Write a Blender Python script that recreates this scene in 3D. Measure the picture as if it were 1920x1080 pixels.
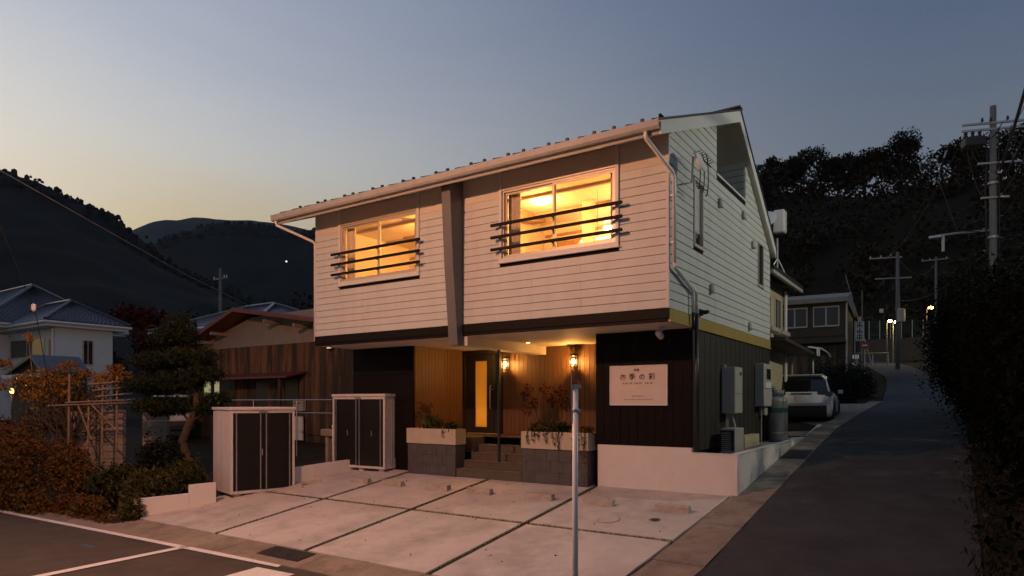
import bpy, bmesh, math, random
import numpy as np
from mathutils import Vector, Matrix, noise

for o in list(bpy.data.objects): bpy.data.objects.remove(o)
SC = bpy.context.scene
COL = SC.collection
R = math.radians

# ------------------------------------------------------------------ camera
YAW = math.atan2(836, 1242)
cam_d = bpy.data.cameras.new('camera')
cam = bpy.data.objects.new('camera', cam_d); COL.objects.link(cam)
cam.location = (4.10, -10.885, 1.684)
cam.rotation_euler = (R(90), 0, YAW)
cam_d.sensor_width = 36.0
cam_d.lens = 36.0 * 1242 / 1920
cam_d.shift_y = 214 / 1920
cam_d.clip_end = 12000; cam_d.clip_start = 0.05
SC.camera = cam

# ------------------------------------------------------------------ sky, sun, exposure
SUN_DIR = Vector((-math.sin(YAW) - math.cos(YAW) * 1.256, math.cos(YAW) - math.sin(YAW) * 1.256, 0)).normalized()   # beyond the left mountain
SUN_EL = R(6.0)
SUN_AZ = math.atan2(SUN_DIR.x, SUN_DIR.y)          # clockwise from +Y
W = bpy.data.worlds.new('World'); SC.world = W; W.use_nodes = True
wn = W.node_tree; wn.nodes.clear()
w_out = wn.nodes.new('ShaderNodeOutputWorld'); w_bg = wn.nodes.new('ShaderNodeBackground')
sky = wn.nodes.new('ShaderNodeTexSky'); sky.sky_type = 'NISHITA'; sky.sun_disc = False
sky.sun_elevation = SUN_EL; sky.sun_rotation = SUN_AZ; sky.altitude = 100
sky.air_density = 1.8; sky.dust_density = 10.0; sky.ozone_density = 5.0
w_bg.inputs['Strength'].default_value = 0.15
w_hs = wn.nodes.new('ShaderNodeHueSaturation'); w_hs.inputs['Saturation'].default_value = .6; w_hs.inputs['Value'].default_value = .85
wn.links.new(sky.outputs[0], w_hs.inputs['Color'])
# twilight tones by height and by bearing from the sunken sun, laid over the sky model
def wmath(op, a, b=None, c=None):
    n = wn.nodes.new('ShaderNodeMath'); n.operation = op
    for k, v in enumerate((a, b, c)):
        if v is None: continue
        if isinstance(v, (int, float)): n.inputs[k].default_value = v
        else: wn.links.new(v, n.inputs[k])
    return n.outputs[0]
def wramp(fac, stops):
    n = wn.nodes.new('ShaderNodeValToRGB'); el = n.color_ramp.elements; n.color_ramp.interpolation = 'B_SPLINE'
    while len(el) < len(stops): el.new(.5)
    for k, (p, c) in enumerate(stops): el[k].position = p; el[k].color = (*c, 1)
    wn.links.new(fac, n.inputs[0]); return n.outputs[0]
w_tc = wn.nodes.new('ShaderNodeTexCoord'); w_sp = wn.nodes.new('ShaderNodeSeparateXYZ'); wn.links.new(w_tc.outputs['Generated'], w_sp.inputs[0])
w_h = wmath('SQRT', wmath('ADD', wmath('MULTIPLY', w_sp.outputs[0], w_sp.outputs[0]), wmath('MULTIPLY_ADD', w_sp.outputs[1], w_sp.outputs[1], 1e-4)))
w_s = wmath('DIVIDE', wmath('ADD', wmath('MULTIPLY', w_sp.outputs[0], SUN_DIR.x), wmath('MULTIPLY', w_sp.outputs[1], SUN_DIR.y)), w_h)
w_m = wmath('POWER', wmath('MAXIMUM', w_s, 0.0), 2.0)
w_no = wn.nodes.new('ShaderNodeTexNoise'); w_no.inputs['Scale'].default_value = 2.2; w_no.inputs['Detail'].default_value = 5
w_mp = wn.nodes.new('ShaderNodeMapping'); w_mp.inputs['Scale'].default_value = (1, 1, 3.5); wn.links.new(w_tc.outputs['Generated'], w_mp.inputs[0]); wn.links.new(w_mp.outputs[0], w_no.inputs['Vector'])
w_z = wmath('ADD', w_sp.outputs[2], wmath('MULTIPLY_ADD', w_no.outputs['Fac'], .10, -.05))      # thin uneven veil
w_a = wramp(w_z, [(0, (.66, .44, .15)), (.16, (.64, .47, .20)), (.24, (.62, .52, .30)), (.32, (.66, .66, .59)), (.43, (.47, .52, .58)), (.6, (.26, .32, .44)), (1, (.09, .13, .21))])
w_b = wramp(w_z, [(0, (.17, .18, .18)), (.2, (.15, .17, .19)), (.35, (.11, .14, .185)), (.46, (.063, .096, .168)), (.6, (.06, .09, .16)), (1, (.09, .13, .21))])
w_x = wn.nodes.new('ShaderNodeMix'); w_x.data_type = 'RGBA'; wn.links.new(w_m, w_x.inputs[0]); wn.links.new(w_b, w_x.inputs[6]); wn.links.new(w_a, w_x.inputs[7])
w_k = wn.nodes.new('ShaderNodeMix'); w_k.data_type = 'RGBA'; w_k.blend_type = 'MULTIPLY'; w_k.inputs[0].default_value = 1; w_k.inputs[7].default_value = (2.82, 2.74, 2.84, 1); wn.links.new(w_x.outputs[2], w_k.inputs[6])
w_y = wn.nodes.new('ShaderNodeMix'); w_y.data_type = 'RGBA'; w_y.inputs[0].default_value = .85; wn.links.new(w_hs.outputs[0], w_y.inputs[6]); wn.links.new(w_k.outputs[2], w_y.inputs[7])
wn.links.new(w_y.outputs[2], w_bg.inputs[0]); wn.links.new(w_bg.outputs[0], w_out.inputs[0])
sun_d = bpy.data.lights.new('sun', 'SUN'); sun_d.energy = 0.05; sun_d.angle = R(3); sun_d.color = (1, .75, .5)
sun = bpy.data.objects.new('sun', sun_d); COL.objects.link(sun)
sun.rotation_euler = Vector((-SUN_DIR.x, -SUN_DIR.y, -math.tan(SUN_EL))).to_track_quat('-Z', 'Y').to_euler()
SC.view_settings.view_transform = 'Standard'; SC.view_settings.look = 'None'
SC.view_settings.exposure = 1.4; SC.view_settings.gamma = 1.0
SC.view_settings.use_curve_mapping = False
SC.render.engine = 'CYCLES'
SC.cycles.use_denoising = True
SC.cycles.max_bounces = 6; SC.cycles.transparent_max_bounces = 12
SC.cycles.sample_clamp_indirect = 4.0

# ------------------------------------------------------------------ helpers
OFF = {}                                             # world offset of unrotated parents
def offset(p): return OFF.get(p.name, Vector((0, 0, 0))) if p else Vector((0, 0, 0))
def prop(o, label=None, cat=None, group=None, kind=None):
    for k, v in (('label', label), ('category', cat), ('group', group), ('kind', kind)):
        if v: o[k] = v
    return o
def thing(name, label, cat, loc=(0, 0, 0), rz=0, group=None):
    o = bpy.data.objects.new(name, None); COL.objects.link(o)
    o.location = loc; o.rotation_euler = (0, 0, rz); o.empty_display_size = .2
    OFF[o.name] = Vector(loc)
    return prop(o, label, cat, group)
def link(name, me, parent=None, local=False, smooth=False):
    """world coordinates unless local; a child is moved back by its parent's place"""
    o = bpy.data.objects.new(name, me); COL.objects.link(o)
    if parent:
        o.parent = parent
        if not local: o.location = -offset(parent)
    if smooth:
        me.polygons.foreach_set('use_smooth', [True] * len(me.polygons))
    return o

class MB:
    def __init__(s): s.v = []; s.f = []; s.T = None
    def add(s, vs, fs):
        n = len(s.v)
        s.v += [tuple(s.T @ Vector(p)) if s.T else tuple(p) for p in vs]
        s.f += [tuple(i + n for i in q) for q in fs]
        return s
    def box(s, x0, x1, y0, y1, z0, z1):
        return s.add([(x, y, z) for x in (x0, x1) for y in (y0, y1) for z in (z0, z1)],
                     [(0, 1, 3, 2), (4, 6, 7, 5), (0, 4, 5, 1), (2, 3, 7, 6), (0, 2, 6, 4), (1, 5, 7, 3)])
    def cham(s, x0, x1, y0, y1, z0, z1, c):
        """box with chamfered edges"""
        bm = bmesh.new()
        bmesh.ops.create_cube(bm, size=1)
        for v in bm.verts: v.co = ((x0 + x1) / 2 + v.co.x * (x1 - x0), (y0 + y1) / 2 + v.co.y * (y1 - y0), (z0 + z1) / 2 + v.co.z * (z1 - z0))
        bmesh.ops.bevel(bm, geom=list(bm.edges), offset=c, segments=1, affect='EDGES')
        bm.verts.index_update()
        s.add([v.co.copy() for v in bm.verts], [tuple(v.index for v in f.verts) for f in bm.faces]); bm.free()
        return s
    def prism(s, poly, axis, a, b):
        """polygon of 2-tuples extruded along axis from a to b; axis x: (y,z), y: (x,z), z: (x,y)"""
        n = len(poly)
        def p(q, t): return {'x': (t, q[0], q[1]), 'y': (q[0], t, q[1]), 'z': (q[0], q[1], t)}[axis]
        vs = [p(q, a) for q in poly] + [p(q, b) for q in poly]
        fs = [tuple(range(n)), tuple(range(2 * n - 1, n - 1, -1))] + [(i, i + n, (i + 1) % n + n, (i + 1) % n) for i in range(n)]
        return s.add(vs, fs)
    def slab(s, poly, zt, th):
        """polygon of (x,y) whose top follows zt(x,y)"""
        n = len(poly)
        vs = [(x, y, zt(x, y)) for x, y in poly] + [(x, y, zt(x, y) - th) for x, y in poly]
        fs = [tuple(range(n)), tuple(range(2 * n - 1, n - 1, -1))] + [(i, i + n, (i + 1) % n + n, (i + 1) % n) for i in range(n)]
        return s.add(vs, fs)
    def tube(s, pts, rad, n=8, cap=True):
        pts = [Vector(p) for p in pts]; rs = rad if isinstance(rad, (list, tuple)) else [rad] * len(pts)
        vs = []; fs = []; last = None
        for i, p in enumerate(pts):
            d = (pts[min(i + 1, len(pts) - 1)] - pts[max(i - 1, 0)]).normalized()
            if last is None: u = d.orthogonal().normalized()
            else:
                u = last - d * last.dot(d); u = u.normalized() if u.length > 1e-5 else d.orthogonal().normalized()
            last = u; w = d.cross(u)
            for k in range(n):
                a = 2 * math.pi * k / n
                vs.append(p + (u * math.cos(a) + w * math.sin(a)) * rs[i])
        for i in range(len(pts) - 1):
            for k in range(n):
                fs.append((i * n + k, i * n + (k + 1) % n, (i + 1) * n + (k + 1) % n, (i + 1) * n + k))
        if cap: fs += [tuple(range(n))[::-1], tuple(range((len(pts) - 1) * n, len(pts) * n))]
        return s.add(vs, fs)
    def lathe(s, prof, c=(0, 0, 0), n=16):
        """profile of (radius, z) turned round a vertical axis at c"""
        vs = []; fs = []
        for r, z in prof:
            for k in range(n):
                a = 2 * math.pi * k / n
                vs.append((c[0] + r * math.cos(a), c[1] + r * math.sin(a), c[2] + z))
        for i in range(len(prof) - 1):
            for k in range(n):
                fs.append((i * n + k, i * n + (k + 1) % n, (i + 1) * n + (k + 1) % n, (i + 1) * n + k))
        fs += [tuple(range(n))[::-1], tuple(range((len(prof) - 1) * n, len(prof) * n))]
        return s.add(vs, fs)
    def mesh(s, name, m):
        me = bpy.data.meshes.new(name); me.from_pydata(s.v, [], s.f); me.update()
        bm = bmesh.new(); bm.from_mesh(me); bmesh.ops.recalc_face_normals(bm, faces=bm.faces); bm.to_mesh(me); bm.free()
        if m: me.materials.append(m)
        return me
    def build(s, name, m, parent=None, local=False, smooth=False):
        return link(name, s.mesh(name, m), parent, local, smooth)

_unit = {}
def piece(name, parent, m, x0, x1, y0, y1, z0, z1, c=0.0):
    """a box piece that shares its mesh with every piece of the same material"""
    if m.name not in _unit: _unit[m.name] = MB().box(-.5, .5, -.5, .5, -.5, .5).mesh(name, m)
    o = bpy.data.objects.new(name, _unit[m.name]); COL.objects.link(o)
    o.parent = parent; o.location = Vector(((x0 + x1) / 2, (y0 + y1) / 2, (z0 + z1) / 2)) - offset(parent)
    o.scale = (x1 - x0, y1 - y0, z1 - z0)
    return o
def copy_tree(o, parent=None):
    c = o.copy(); COL.objects.link(c); c.parent = parent
    for ch in list(o.children): copy_tree(ch, c)
    return c

# ------------------------------------------------------------------ materials
def M(name, col, rough=.6, var=.12, scale=3.0, bump=0.0, bscale=60.0, metal=0.0, col2=None, spec=.5, stretch=None, wear=None):
    m = bpy.data.materials.new(name); m.use_nodes = True
    nt = m.node_tree; N = nt.nodes; L = nt.links; b = N['Principled BSDF']
    b.inputs['Roughness'].default_value = rough; b.inputs['Metallic'].default_value = metal
    b.inputs['Specular IOR Level'].default_value = spec
    geo = N.new('ShaderNodeNewGeometry'); vec = geo.outputs['Position']
    if stretch:
        mp = N.new('ShaderNodeMapping'); mp.inputs['Scale'].default_value = stretch
        L.new(vec, mp.inputs['Vector']); vec = mp.outputs['Vector']
    n1 = N.new('ShaderNodeTexNoise'); n1.inputs['Scale'].default_value = scale; n1.inputs['Detail'].default_value = 6; n1.inputs['Roughness'].default_value = .65
    L.new(vec, n1.inputs['Vector'])
    rp = N.new('ShaderNodeValToRGB'); rp.color_ramp.elements[0].position = .3; rp.color_ramp.elements[1].position = .72
    c2 = col2 or tuple(min(1, c * (1 + var)) for c in col)
    c1 = col if col2 else tuple(c * (1 - var) for c in col)
    rp.color_ramp.elements[0].color = (*c1, 1); rp.color_ramp.elements[1].color = (*c2, 1)
    L.new(n1.outputs['Fac'], rp.inputs['Fac'])
    out = rp.outputs['Color']
    if wear:                                         # (colour, scale, low, high, strength) blotches with a shape of their own
        n3 = N.new('ShaderNodeTexNoise'); n3.inputs['Scale'].default_value = wear[1]; n3.inputs['Detail'].default_value = 8; n3.inputs['Roughness'].default_value = .7
        L.new(vec, n3.inputs['Vector'])
        mr = N.new('ShaderNodeMapRange'); mr.inputs['From Min'].default_value = wear[2]; mr.inputs['From Max'].default_value = wear[3]; mr.inputs['To Max'].default_value = wear[4]
        L.new(n3.outputs['Fac'], mr.inputs['Value'])
        mx = N.new('ShaderNodeMix'); mx.data_type = 'RGBA'; L.new(mr.outputs[0], mx.inputs[0]); L.new(out, mx.inputs[6]); mx.inputs[7].default_value = (*wear[0], 1)
        out = mx.outputs[2]
    L.new(out, b.inputs['Base Color'])
    if bump:
        n2 = N.new('ShaderNodeTexNoise'); n2.inputs['Scale'].default_value = bscale; n2.inputs['Detail'].default_value = 5
        L.new(vec, n2.inputs['Vector'])
        bp = N.new('ShaderNodeBump'); bp.inputs['Strength'].default_value = bump; bp.inputs['Distance'].default_value = .02
        L.new(n2.outputs['Fac'], bp.inputs['Height']); L.new(bp.outputs[0], b.inputs['Normal'])
    return m
def EMIT(name, col, strength):
    m = bpy.data.materials.new(name); m.use_nodes = True; nt = m.node_tree; nt.nodes.clear()
    e = nt.nodes.new('ShaderNodeEmission'); o = nt.nodes.new('ShaderNodeOutputMaterial')
    e.inputs[0].default_value = (*col, 1); e.inputs[1].default_value = strength; nt.links.new(e.outputs[0], o.inputs[0])
    return m
def GLASS(name, tint=(1, 1, 1), rough=.02, f=1.45):
    m = bpy.data.materials.new(name); m.use_nodes = True; nt = m.node_tree; nt.nodes.clear()
    o = nt.nodes.new('ShaderNodeOutputMaterial'); mx = nt.nodes.new('ShaderNodeMixShader'); t = nt.nodes.new('ShaderNodeBsdfTransparent')
    g = nt.nodes.new('ShaderNodeBsdfGlossy'); lw = nt.nodes.new('ShaderNodeLayerWeight'); lw.inputs[0].default_value = .5
    pw = nt.nodes.new('ShaderNodeMath'); pw.operation = 'POWER'; pw.inputs[1].default_value = 4; nt.links.new(lw.outputs['Facing'], pw.inputs[0])
    fr = nt.nodes.new('ShaderNodeMath'); fr.operation = 'MULTIPLY_ADD'; fr.inputs[1].default_value = .8; fr.inputs[2].default_value = .035; nt.links.new(pw.outputs[0], fr.inputs[0])
    t.inputs[0].default_value = (*tint, 1); g.inputs['Roughness'].default_value = rough
    nt.links.new(fr.outputs[0], mx.inputs[0]); nt.links.new(t.outputs[0], mx.inputs[1]); nt.links.new(g.outputs[0], mx.inputs[2]); nt.links.new(mx.outputs[0], o.inputs[0])
    return m
def LEAF(name, cols, rough=.55, transl=.0):
    """leaf colour by random leaf"""
    m = bpy.data.materials.new(name); m.use_nodes = True; nt = m.node_tree; N = nt.nodes; L = nt.links; b = N['Principled BSDF']
    b.inputs['Roughness'].default_value = rough; b.inputs['Specular IOR Level'].default_value = .10
    geo = N.new('ShaderNodeNewGeometry'); rp = N.new('ShaderNodeValToRGB'); rp.color_ramp.interpolation = 'LINEAR'
    el = rp.color_ramp.elements
    while len(el) < len(cols): el.new(.5)
    for i, c in enumerate(cols): el[i].position = i / (len(cols) - 1); el[i].color = (*c, 1)
    n1 = N.new('ShaderNodeTexNoise'); n1.inputs['Scale'].default_value = .9; n1.inputs['Detail'].default_value = 3
    L.new(geo.outputs['Position'], n1.inputs['Vector'])
    ad = N.new('ShaderNodeMath'); ad.operation = 'MULTIPLY_ADD'; ad.inputs[1].default_value = .55
    L.new(geo.outputs['Random Per Island'], ad.inputs[0])
    mr = N.new('ShaderNodeMapRange'); mr.inputs['From Min'].default_value = .3; mr.inputs['From Max'].default_value = .7; mr.inputs['To Max'].default_value = .45
    L.new(n1.outputs['Fac'], mr.inputs['Value']); L.new(mr.outputs[0], ad.inputs[2])
    L.new(ad.outputs[0], rp.inputs['Fac']); L.new(rp.outputs['Color'], b.inputs['Base Color'])
    return m

m_side = M('white_siding', (.55, .58, .57), .5, .05, 2.5, .12, 90, wear=((.40, .38, .34), 3, .5, .8, .4), stretch=(1, 1, .25))
m_back = M('siding_backing', (.022, .02, .018), .9, spec=.1)
m_trim = M('white_trim', (.64, .66, .65), .45, .04, 6)
m_gut = M('grey_cream_gutter', (.36, .37, .36), .5, .06, 5, wear=((.22, .21, .19), 4, .5, .75, .5))
m_frieze = M('frieze_board', (.60, .57, .52), .6, .06, 3)
m_beam = M('dark_brown_metal', (.009, .006, .005), .6, .2, 5, spec=.15)
m_gold = M('lamplit_gold_flashing', (.46, .35, .11), .38, .08, 4, metal=.25)  # yellow lamp glow on the flashing is put into its colour
m_soff = M('soffit_board', (.62, .58, .50), .7, .06, 2)
m_blk = M('black_panel', (.0065, .0045, .0045), .65, .25, 2, .1, 120, stretch=(6, 6, .5), spec=.12)
m_dkwood = M('dark_vertical_siding', (.024, .019, .013), .7, .3, 3, .25, 60, stretch=(5, 5, .35))
m_porch = M('brown_porch_board', (.13, .062, .024), .5, .3, 3, .2, 70, stretch=(7, 7, .35))
m_roof = M('dark_roof_metal', (.03, .03, .033), .45, .2, 3)
m_grey = M('grey_fin_paint', (.135, .14, .142), .5, .08, 3)
m_conc = M('pale_concrete', (.53, .49, .45), .8, .14, 1.3, .35, 45, wear=((.24, .215, .19), .9, .47, .74, .75))
m_conc2 = M('old_concrete', (.26, .21, .16), .9, .25, 2.2, .6, 30, wear=((.10, .085, .055), 1.7, .5, .7, .75))
m_wall = M('white_wall_paint', (.72, .69, .66), .7, .05, 2, .12, 80, wear=((.45, .40, .35), 2.2, .58, .8, .4))
m_asph = M('asphalt', (.066, .070, .072), .95, .28, 1.2, .9, 160, spec=.3, wear=((.10, .105, .108), .7, .5, .75, .6))
m_asph2 = M('worn_asphalt', (.10, .083, .066), .95, .22, 1.2, .9, 160, spec=.25, wear=((.14, .115, .09), .7, .5, .75, .6))
m_line = M('road_paint', (.72, .70, .66), .7, .08, 8, .3, 120, wear=((.25, .23, .2), 9, .58, .75, .6))
m_soil = M('soil', (.035, .026, .017), .95, .35, 2, .8, 25, spec=.1)
m_moss = M('moss_joint', (.060, .068, .014), .95, .5, 14, .8, 60)
m_tile = M('grey_stone_tile', (.085, .078, .078), .45, .25, 5, .12, 60)
m_grout = M('tile_grout', (.05, .047, .045), .9)
m_plant = M('planter_render', (.50, .43, .33), .75, .1, 4, .3, 70)
m_step = M('step_tile', (.10, .08, .06), .6, .2, 5, .2, 70)
m_blackm = M('black_metal', (.02, .02, .02), .4, .2, 4)
m_steel = M('galvanised_steel', (.45, .45, .45), .4, .15, 8, metal=.8)
m_al = M('aluminium_frame', (.55, .50, .42), .4, .08, 8, metal=.2)
m_white = M('white_enamel', (.75, .74, .72), .35, .04, 5)
m_box = M('beige_meter_box', (.42, .40, .36), .45, .06, 5)
m_shed = M('shed_white_steel', (.62, .58, .55), .45, .06, 4)
m_shedd = M('shed_dark_door', (.010, .009, .008), .5, .2, 4, spec=.3)
m_cable = M('black_cable', (.012, .012, .014), .6)
m_polec = M('pole_concrete', (.17, .165, .155), .85, .15, 3, .3, 40)
m_plate = M('sign_face', (.64, .58, .54), .5, .04, 4)
m_ink = M('sign_ink', (.015, .008, .006), .8, spec=.1)
m_glass = GLASS('window_glass')
m_dkglass = M('dark_window_glass', (.012, .014, .016), .06, .1, 2, spec=.8)
m_room = M('cream_room_wall', (.72, .64, .50), .8, .05, 2)
m_roomw = M('room_wood', (.35, .20, .09), .6, .2, 3, stretch=(6, 6, .5))
m_bark = M('bark', (.085, .055, .035), .9, .35, 5, .9, 30)
m_bamboo = M('bamboo_pole', (.30, .20, .11), .6, .3, 7)
m_clip = M('block_concrete', (.33, .27, .22), .9, .2, 3, .5, 30)
m_rwood = M('rusty_corrugated_siding', (.038, .032, .027), .75, .4, 2.2, .2, 30, stretch=(2.2, 2.2, .18), wear=((.25, .13, .05), 1.1, .46, .64, .85))
m_plaster = M('old_plaster', (.30, .27, .23), .9, .12, 2, .2, 40)
m_redroof = M('faded_red_roof', (.15, .030, .028), .5, .3, 3)
m_kawara = M('dark_roof_tile', (.055, .060, .075), .32, .25, 4, spec=.6)
m_whouse = M('white_stucco', (.66, .74, .76), .8, .06, 1.2, .2, 50)
m_cream = M('cream_stucco', (.52, .44, .30), .8, .1, 1.6, .2, 50)
m_brown = M('brown_timber', (.055, .038, .028), .7, .3, 3)
m_lamp_warm = EMIT('lantern_bulb', (1, .50, .14), 40)

# ------------------------------------------------------------------ terrain, roads, parking
KR = [(-60, -.80), (-4.6, -.78), (-3.95, -.675), (1.2, 0), (6, .63), (9, .97), (13, 1.22), (22, 1.72), (36, 3.2), (52, 4.6), (70, 6.0), (90, 8.0), (140, 12), (4000, 12)]
KL = [(-60, -.85), (-4.7, -.83), (-3.9, -.70), (0, -.25), (6, .40), (20, .7), (60, 1.5), (150, 4), (4000, 6)]
def rz(y): return float(np.interp(y, [k[0] for k in KR], [k[1] for k in KR]))
def lz(y): return float(np.interp(y, [k[0] for k in KL], [k[1] for k in KL]))
def pz(x, y): return .131 * (y - 1.2)
def gz(x, y):
    t = min(1, max(0, (x + 12) / 8)); t = t * t * (3 - 2 * t)
    z = lz(y) * (1 - t) + rz(y) * t
    if -10 < x < 1.2 and -4 < y < 9: z = min(z, pz(x, y)) - .05
    z -= .06
    if x > 4.35: z += .16 * min(1, (x - 4.35) / .4)
    return z
def axis(lo, hi, a, b, st):
    r = list(np.arange(a, b + 1e-6, st)); s = st
    while r[-1] < hi: s *= 1.35; r.append(r[-1] + s)
    s = st
    while r[0] > lo: s *= 1.35; r.insert(0, r[0] - s)
    return r
gx = axis(-2300, 1800, -20, 12, .5); gy = axis(-600, 2300, -14, 24, .5)
gx[0], gx[-1], gy[0], gy[-1] = -2400, 2000, -700, 2400
vs = [(x, y, gz(x, y) + (noise.noise((x * .9, y * .9, 0)) * .03 if x < -9.9 or x > 4.5 else 0)) for x in gx for y in gy]
ny = len(gy)
fs = [(i * ny + j, (i + 1) * ny + j, (i + 1) * ny + j + 1, i * ny + j + 1) for i in range(len(gx) - 1) for j in range(ny - 1)]
me = bpy.data.meshes.new('ground'); me.from_pydata(vs, [], fs); me.materials.append(m_soil); me.update()
prop(link('ground', me, smooth=True), kind='structure')

def strip(name, stations, m, lift=0.0, kind='structure'):
    """stations: (y, x left, x right); surface follows the side road profile"""
    vs = []; fs = []; n = 7
    for y, a, b in stations:
        for k in range(n):
            t = k / (n - 1); vs.append((a + (b - a) * t, y, rz(y) + lift + .03 * (1 - (2 * t - 1) ** 2) * (1 if m is m_asph else 0)))
    for i in range(len(stations) - 1):
        for k in range(n - 1): fs.append((i * n + k, i * n + k + 1, (i + 1) * n + k + 1, (i + 1) * n + k))
    me = bpy.data.meshes.new(name); me.from_pydata(vs, [], fs); me.materials.append(m); me.update()
    return prop(link(name, me, smooth=True), kind=kind)
def stations(keys, st=1.0):
    ys = np.arange(keys[0][0], keys[-1][0] + 1e-6, st); k = list(zip(*keys))
    return [(float(y), float(np.interp(y, k[0], k[1])), float(np.interp(y, k[0], k[2]))) for y in ys]
strip('side_road', stations([(-4.55, .9, 6.5), (-3.3, 1.25, 4.9), (-2.5, 1.38, 4.35), (22, 1.38, 4.25), (29, 1.0, 3.8), (36, .4, 3.0), (52, -2.1, .9), (62, -3.6, -.7), (70, -5.5, -2.4), (80, -10, -6)], .5), m_asph, 0)
strip('gutter_strip', stations([(9.0, .86, 1.375), (22, .9, 1.375)], .25), m_conc2, .012)
gb = strip('gutter_bed', stations([(-3.6, .60, 1.25), (-2.5, .655, 1.37), (1.0, .735, 1.37), (7.5, .84, 1.37), (9.0, .86, 1.37)], .25), m_soil, -.01)
for k in range(21):
    y0 = -3.55 + k * .6; y1 = y0 + .588; gl0 = lambda y: float(np.interp(y, [-3.6, -2.5, 1, 7.5, 9], [.60, .655, .735, .84, .86])); gl1 = lambda y: float(np.interp(y, [-3.6, -2.5], [1.25, 1.375])); dzz = random.Random(k).uniform(-.006, .006)
    MB().slab([(gl0(y0), y0), (gl1(y0), y0), (gl1(y1), y1), (gl0(y1), y1)], lambda x, y: rz(y) + .014 + dzz - .02 * max(0, .3 - abs(x - 1.05)), .06).build('gutter_block', m_conc2, gb)
# old repairs and a spray mark on the asphalt
m_spray = M('blue_spray_mark', (.07, .11, .14), .9, .3, 9, spec=.1)
for cx, cy, w, h, zz in ((-8.3, -5.5, .32, .05, -.788), (2.35, -3.0, .2, .16, None)):
    prop(MB().add([(cx + w * math.cos(a) * (1 + .2 * math.sin(a * 3)), cy + h * math.sin(a) * (1 + .25 * math.sin(a * 5)), zz if zz else rz(cy) + .037) for a in np.linspace(0, 6.28, 15)[:-1]], [tuple(range(14))]).build('road_marking', m_spray), kind='structure')
vs = [(-900, -4.2, -.82), (-16, -4.56, -.80), (.9, -4.4, -.775), (7, -4.4, -.775), (900, -4.2, -.80), (900, -40, -.80), (7, -40, -.80), (.9, -40, -.80), (-16, -40, -.80), (-900, -40, -.82)]
me = bpy.data.meshes.new('main_road'); me.from_pydata(vs, [], [(0, 9, 8, 1), (1, 8, 7, 2), (2, 7, 6, 3), (3, 6, 5, 4)]); me.materials.append(m_asph2); me.update()
prop(link('main_road', me), kind='structure')
def mark(poly, z=-.793):
    o = MB().add([(x, y, z + .006 + (x + 16) * .0015 * (1 if x < 1 else 0)) for x, y in poly], [tuple(range(len(poly)))]).build('road_marking', m_line)
    return prop(o, kind='structure')
mark([(-30, -5.36), (-4.36, -4.52), (-4.30, -4.66), (-30, -5.52)])
mark([(-6.90, -4.60), (-6.72, -4.60), (-6.45, -9.0), (-6.63, -9.0)])
mark([(-4.55, -4.82), (-3.75, -4.78), (-3.4, -8.0), (-4.2, -8.0)])
# concrete gutter between the parking slabs and the road, with a joint every two metres
for i in range(10):
    a = -16 + i * 2.0 - .0; b = a + 1.985
    if a > .4: continue
    b = min(b, .62)
    yo = lambda x: -4.545 - max(0, (-5 - x)) * .026
    p = MB().slab([(a, yo(a)), (b, yo(b)), (b, -3.965), (a, -3.965)], lambda x, y: -.690 + (y + 3.965) * .13, .10)
    prop(p.build('gutter_slab', m_conc2), kind='structure')
# parking: moss bed under concrete slabs, joints left open
park = MB().slab([(-9.75, -3.96), (.56, -3.96), (.74, 1.25), (-9.0, 1.25)], lambda x, y: pz(x, y) - .035, .05).build('parking', m_moss)
prop(park, kind='structure')
cols = [(-9.72, -7.055), (-6.945, -4.585), (-4.475, -2.005), (-1.895, .70)]
rows = [(-3.955, -1.545), (-1.445, 1.22)]
for i, (a, b) in enumerate(cols):
    for j, (c, d) in enumerate(rows):
        bb = lambda y: b - (.18 * (1.2 - y) / 5.2 if i == 3 else 0) + 0
        a2 = a + (.28 if i == 0 and j == 1 else 0)
        MB().slab([(a, c), (bb(c), c), (bb(d), d), (a2, d)], pz, .06).build('concrete_slab', m_conc, park)
# ragged moss and grass in the joints
rg = random.Random(5)
mb = MB()
def tuft(x, y, z, h, w, mbx):
    a = rg.uniform(0, 6.28); dx, dy = math.cos(a) * w, math.sin(a) * w; l = rg.uniform(-.5, .5) * h
    mbx.add([(x - dx, y - dy, z), (x + dx, y + dy, z), (x + l, y + rg.uniform(-.5, .5) * h, z + h)], [(0, 1, 2)])
for xx in (-7.0, -4.53, -1.95):
    for k in range(1500):
        y = rg.uniform(-3.95, 1.1); x = xx + rg.gauss(0, .026); tuft(x, y, pz(x, y) - .03, rg.uniform(.02, .055), .006, mb)
for k in range(3200):
    x = rg.uniform(-9.0, .6); y = -1.495 + rg.gauss(0, .022); tuft(x, y, pz(x, y) - .03, rg.uniform(.02, .055), .006, mb)
m_grass = LEAF('joint_grass', [(.07, .07, .012), (.13, .13, .02), (.12, .17, .025)])
prop(link('joint_grass', mb.mesh('joint_grass', m_grass)), 'low dark grass growing in the parking joints', 'grass', kind='stuff')
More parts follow.
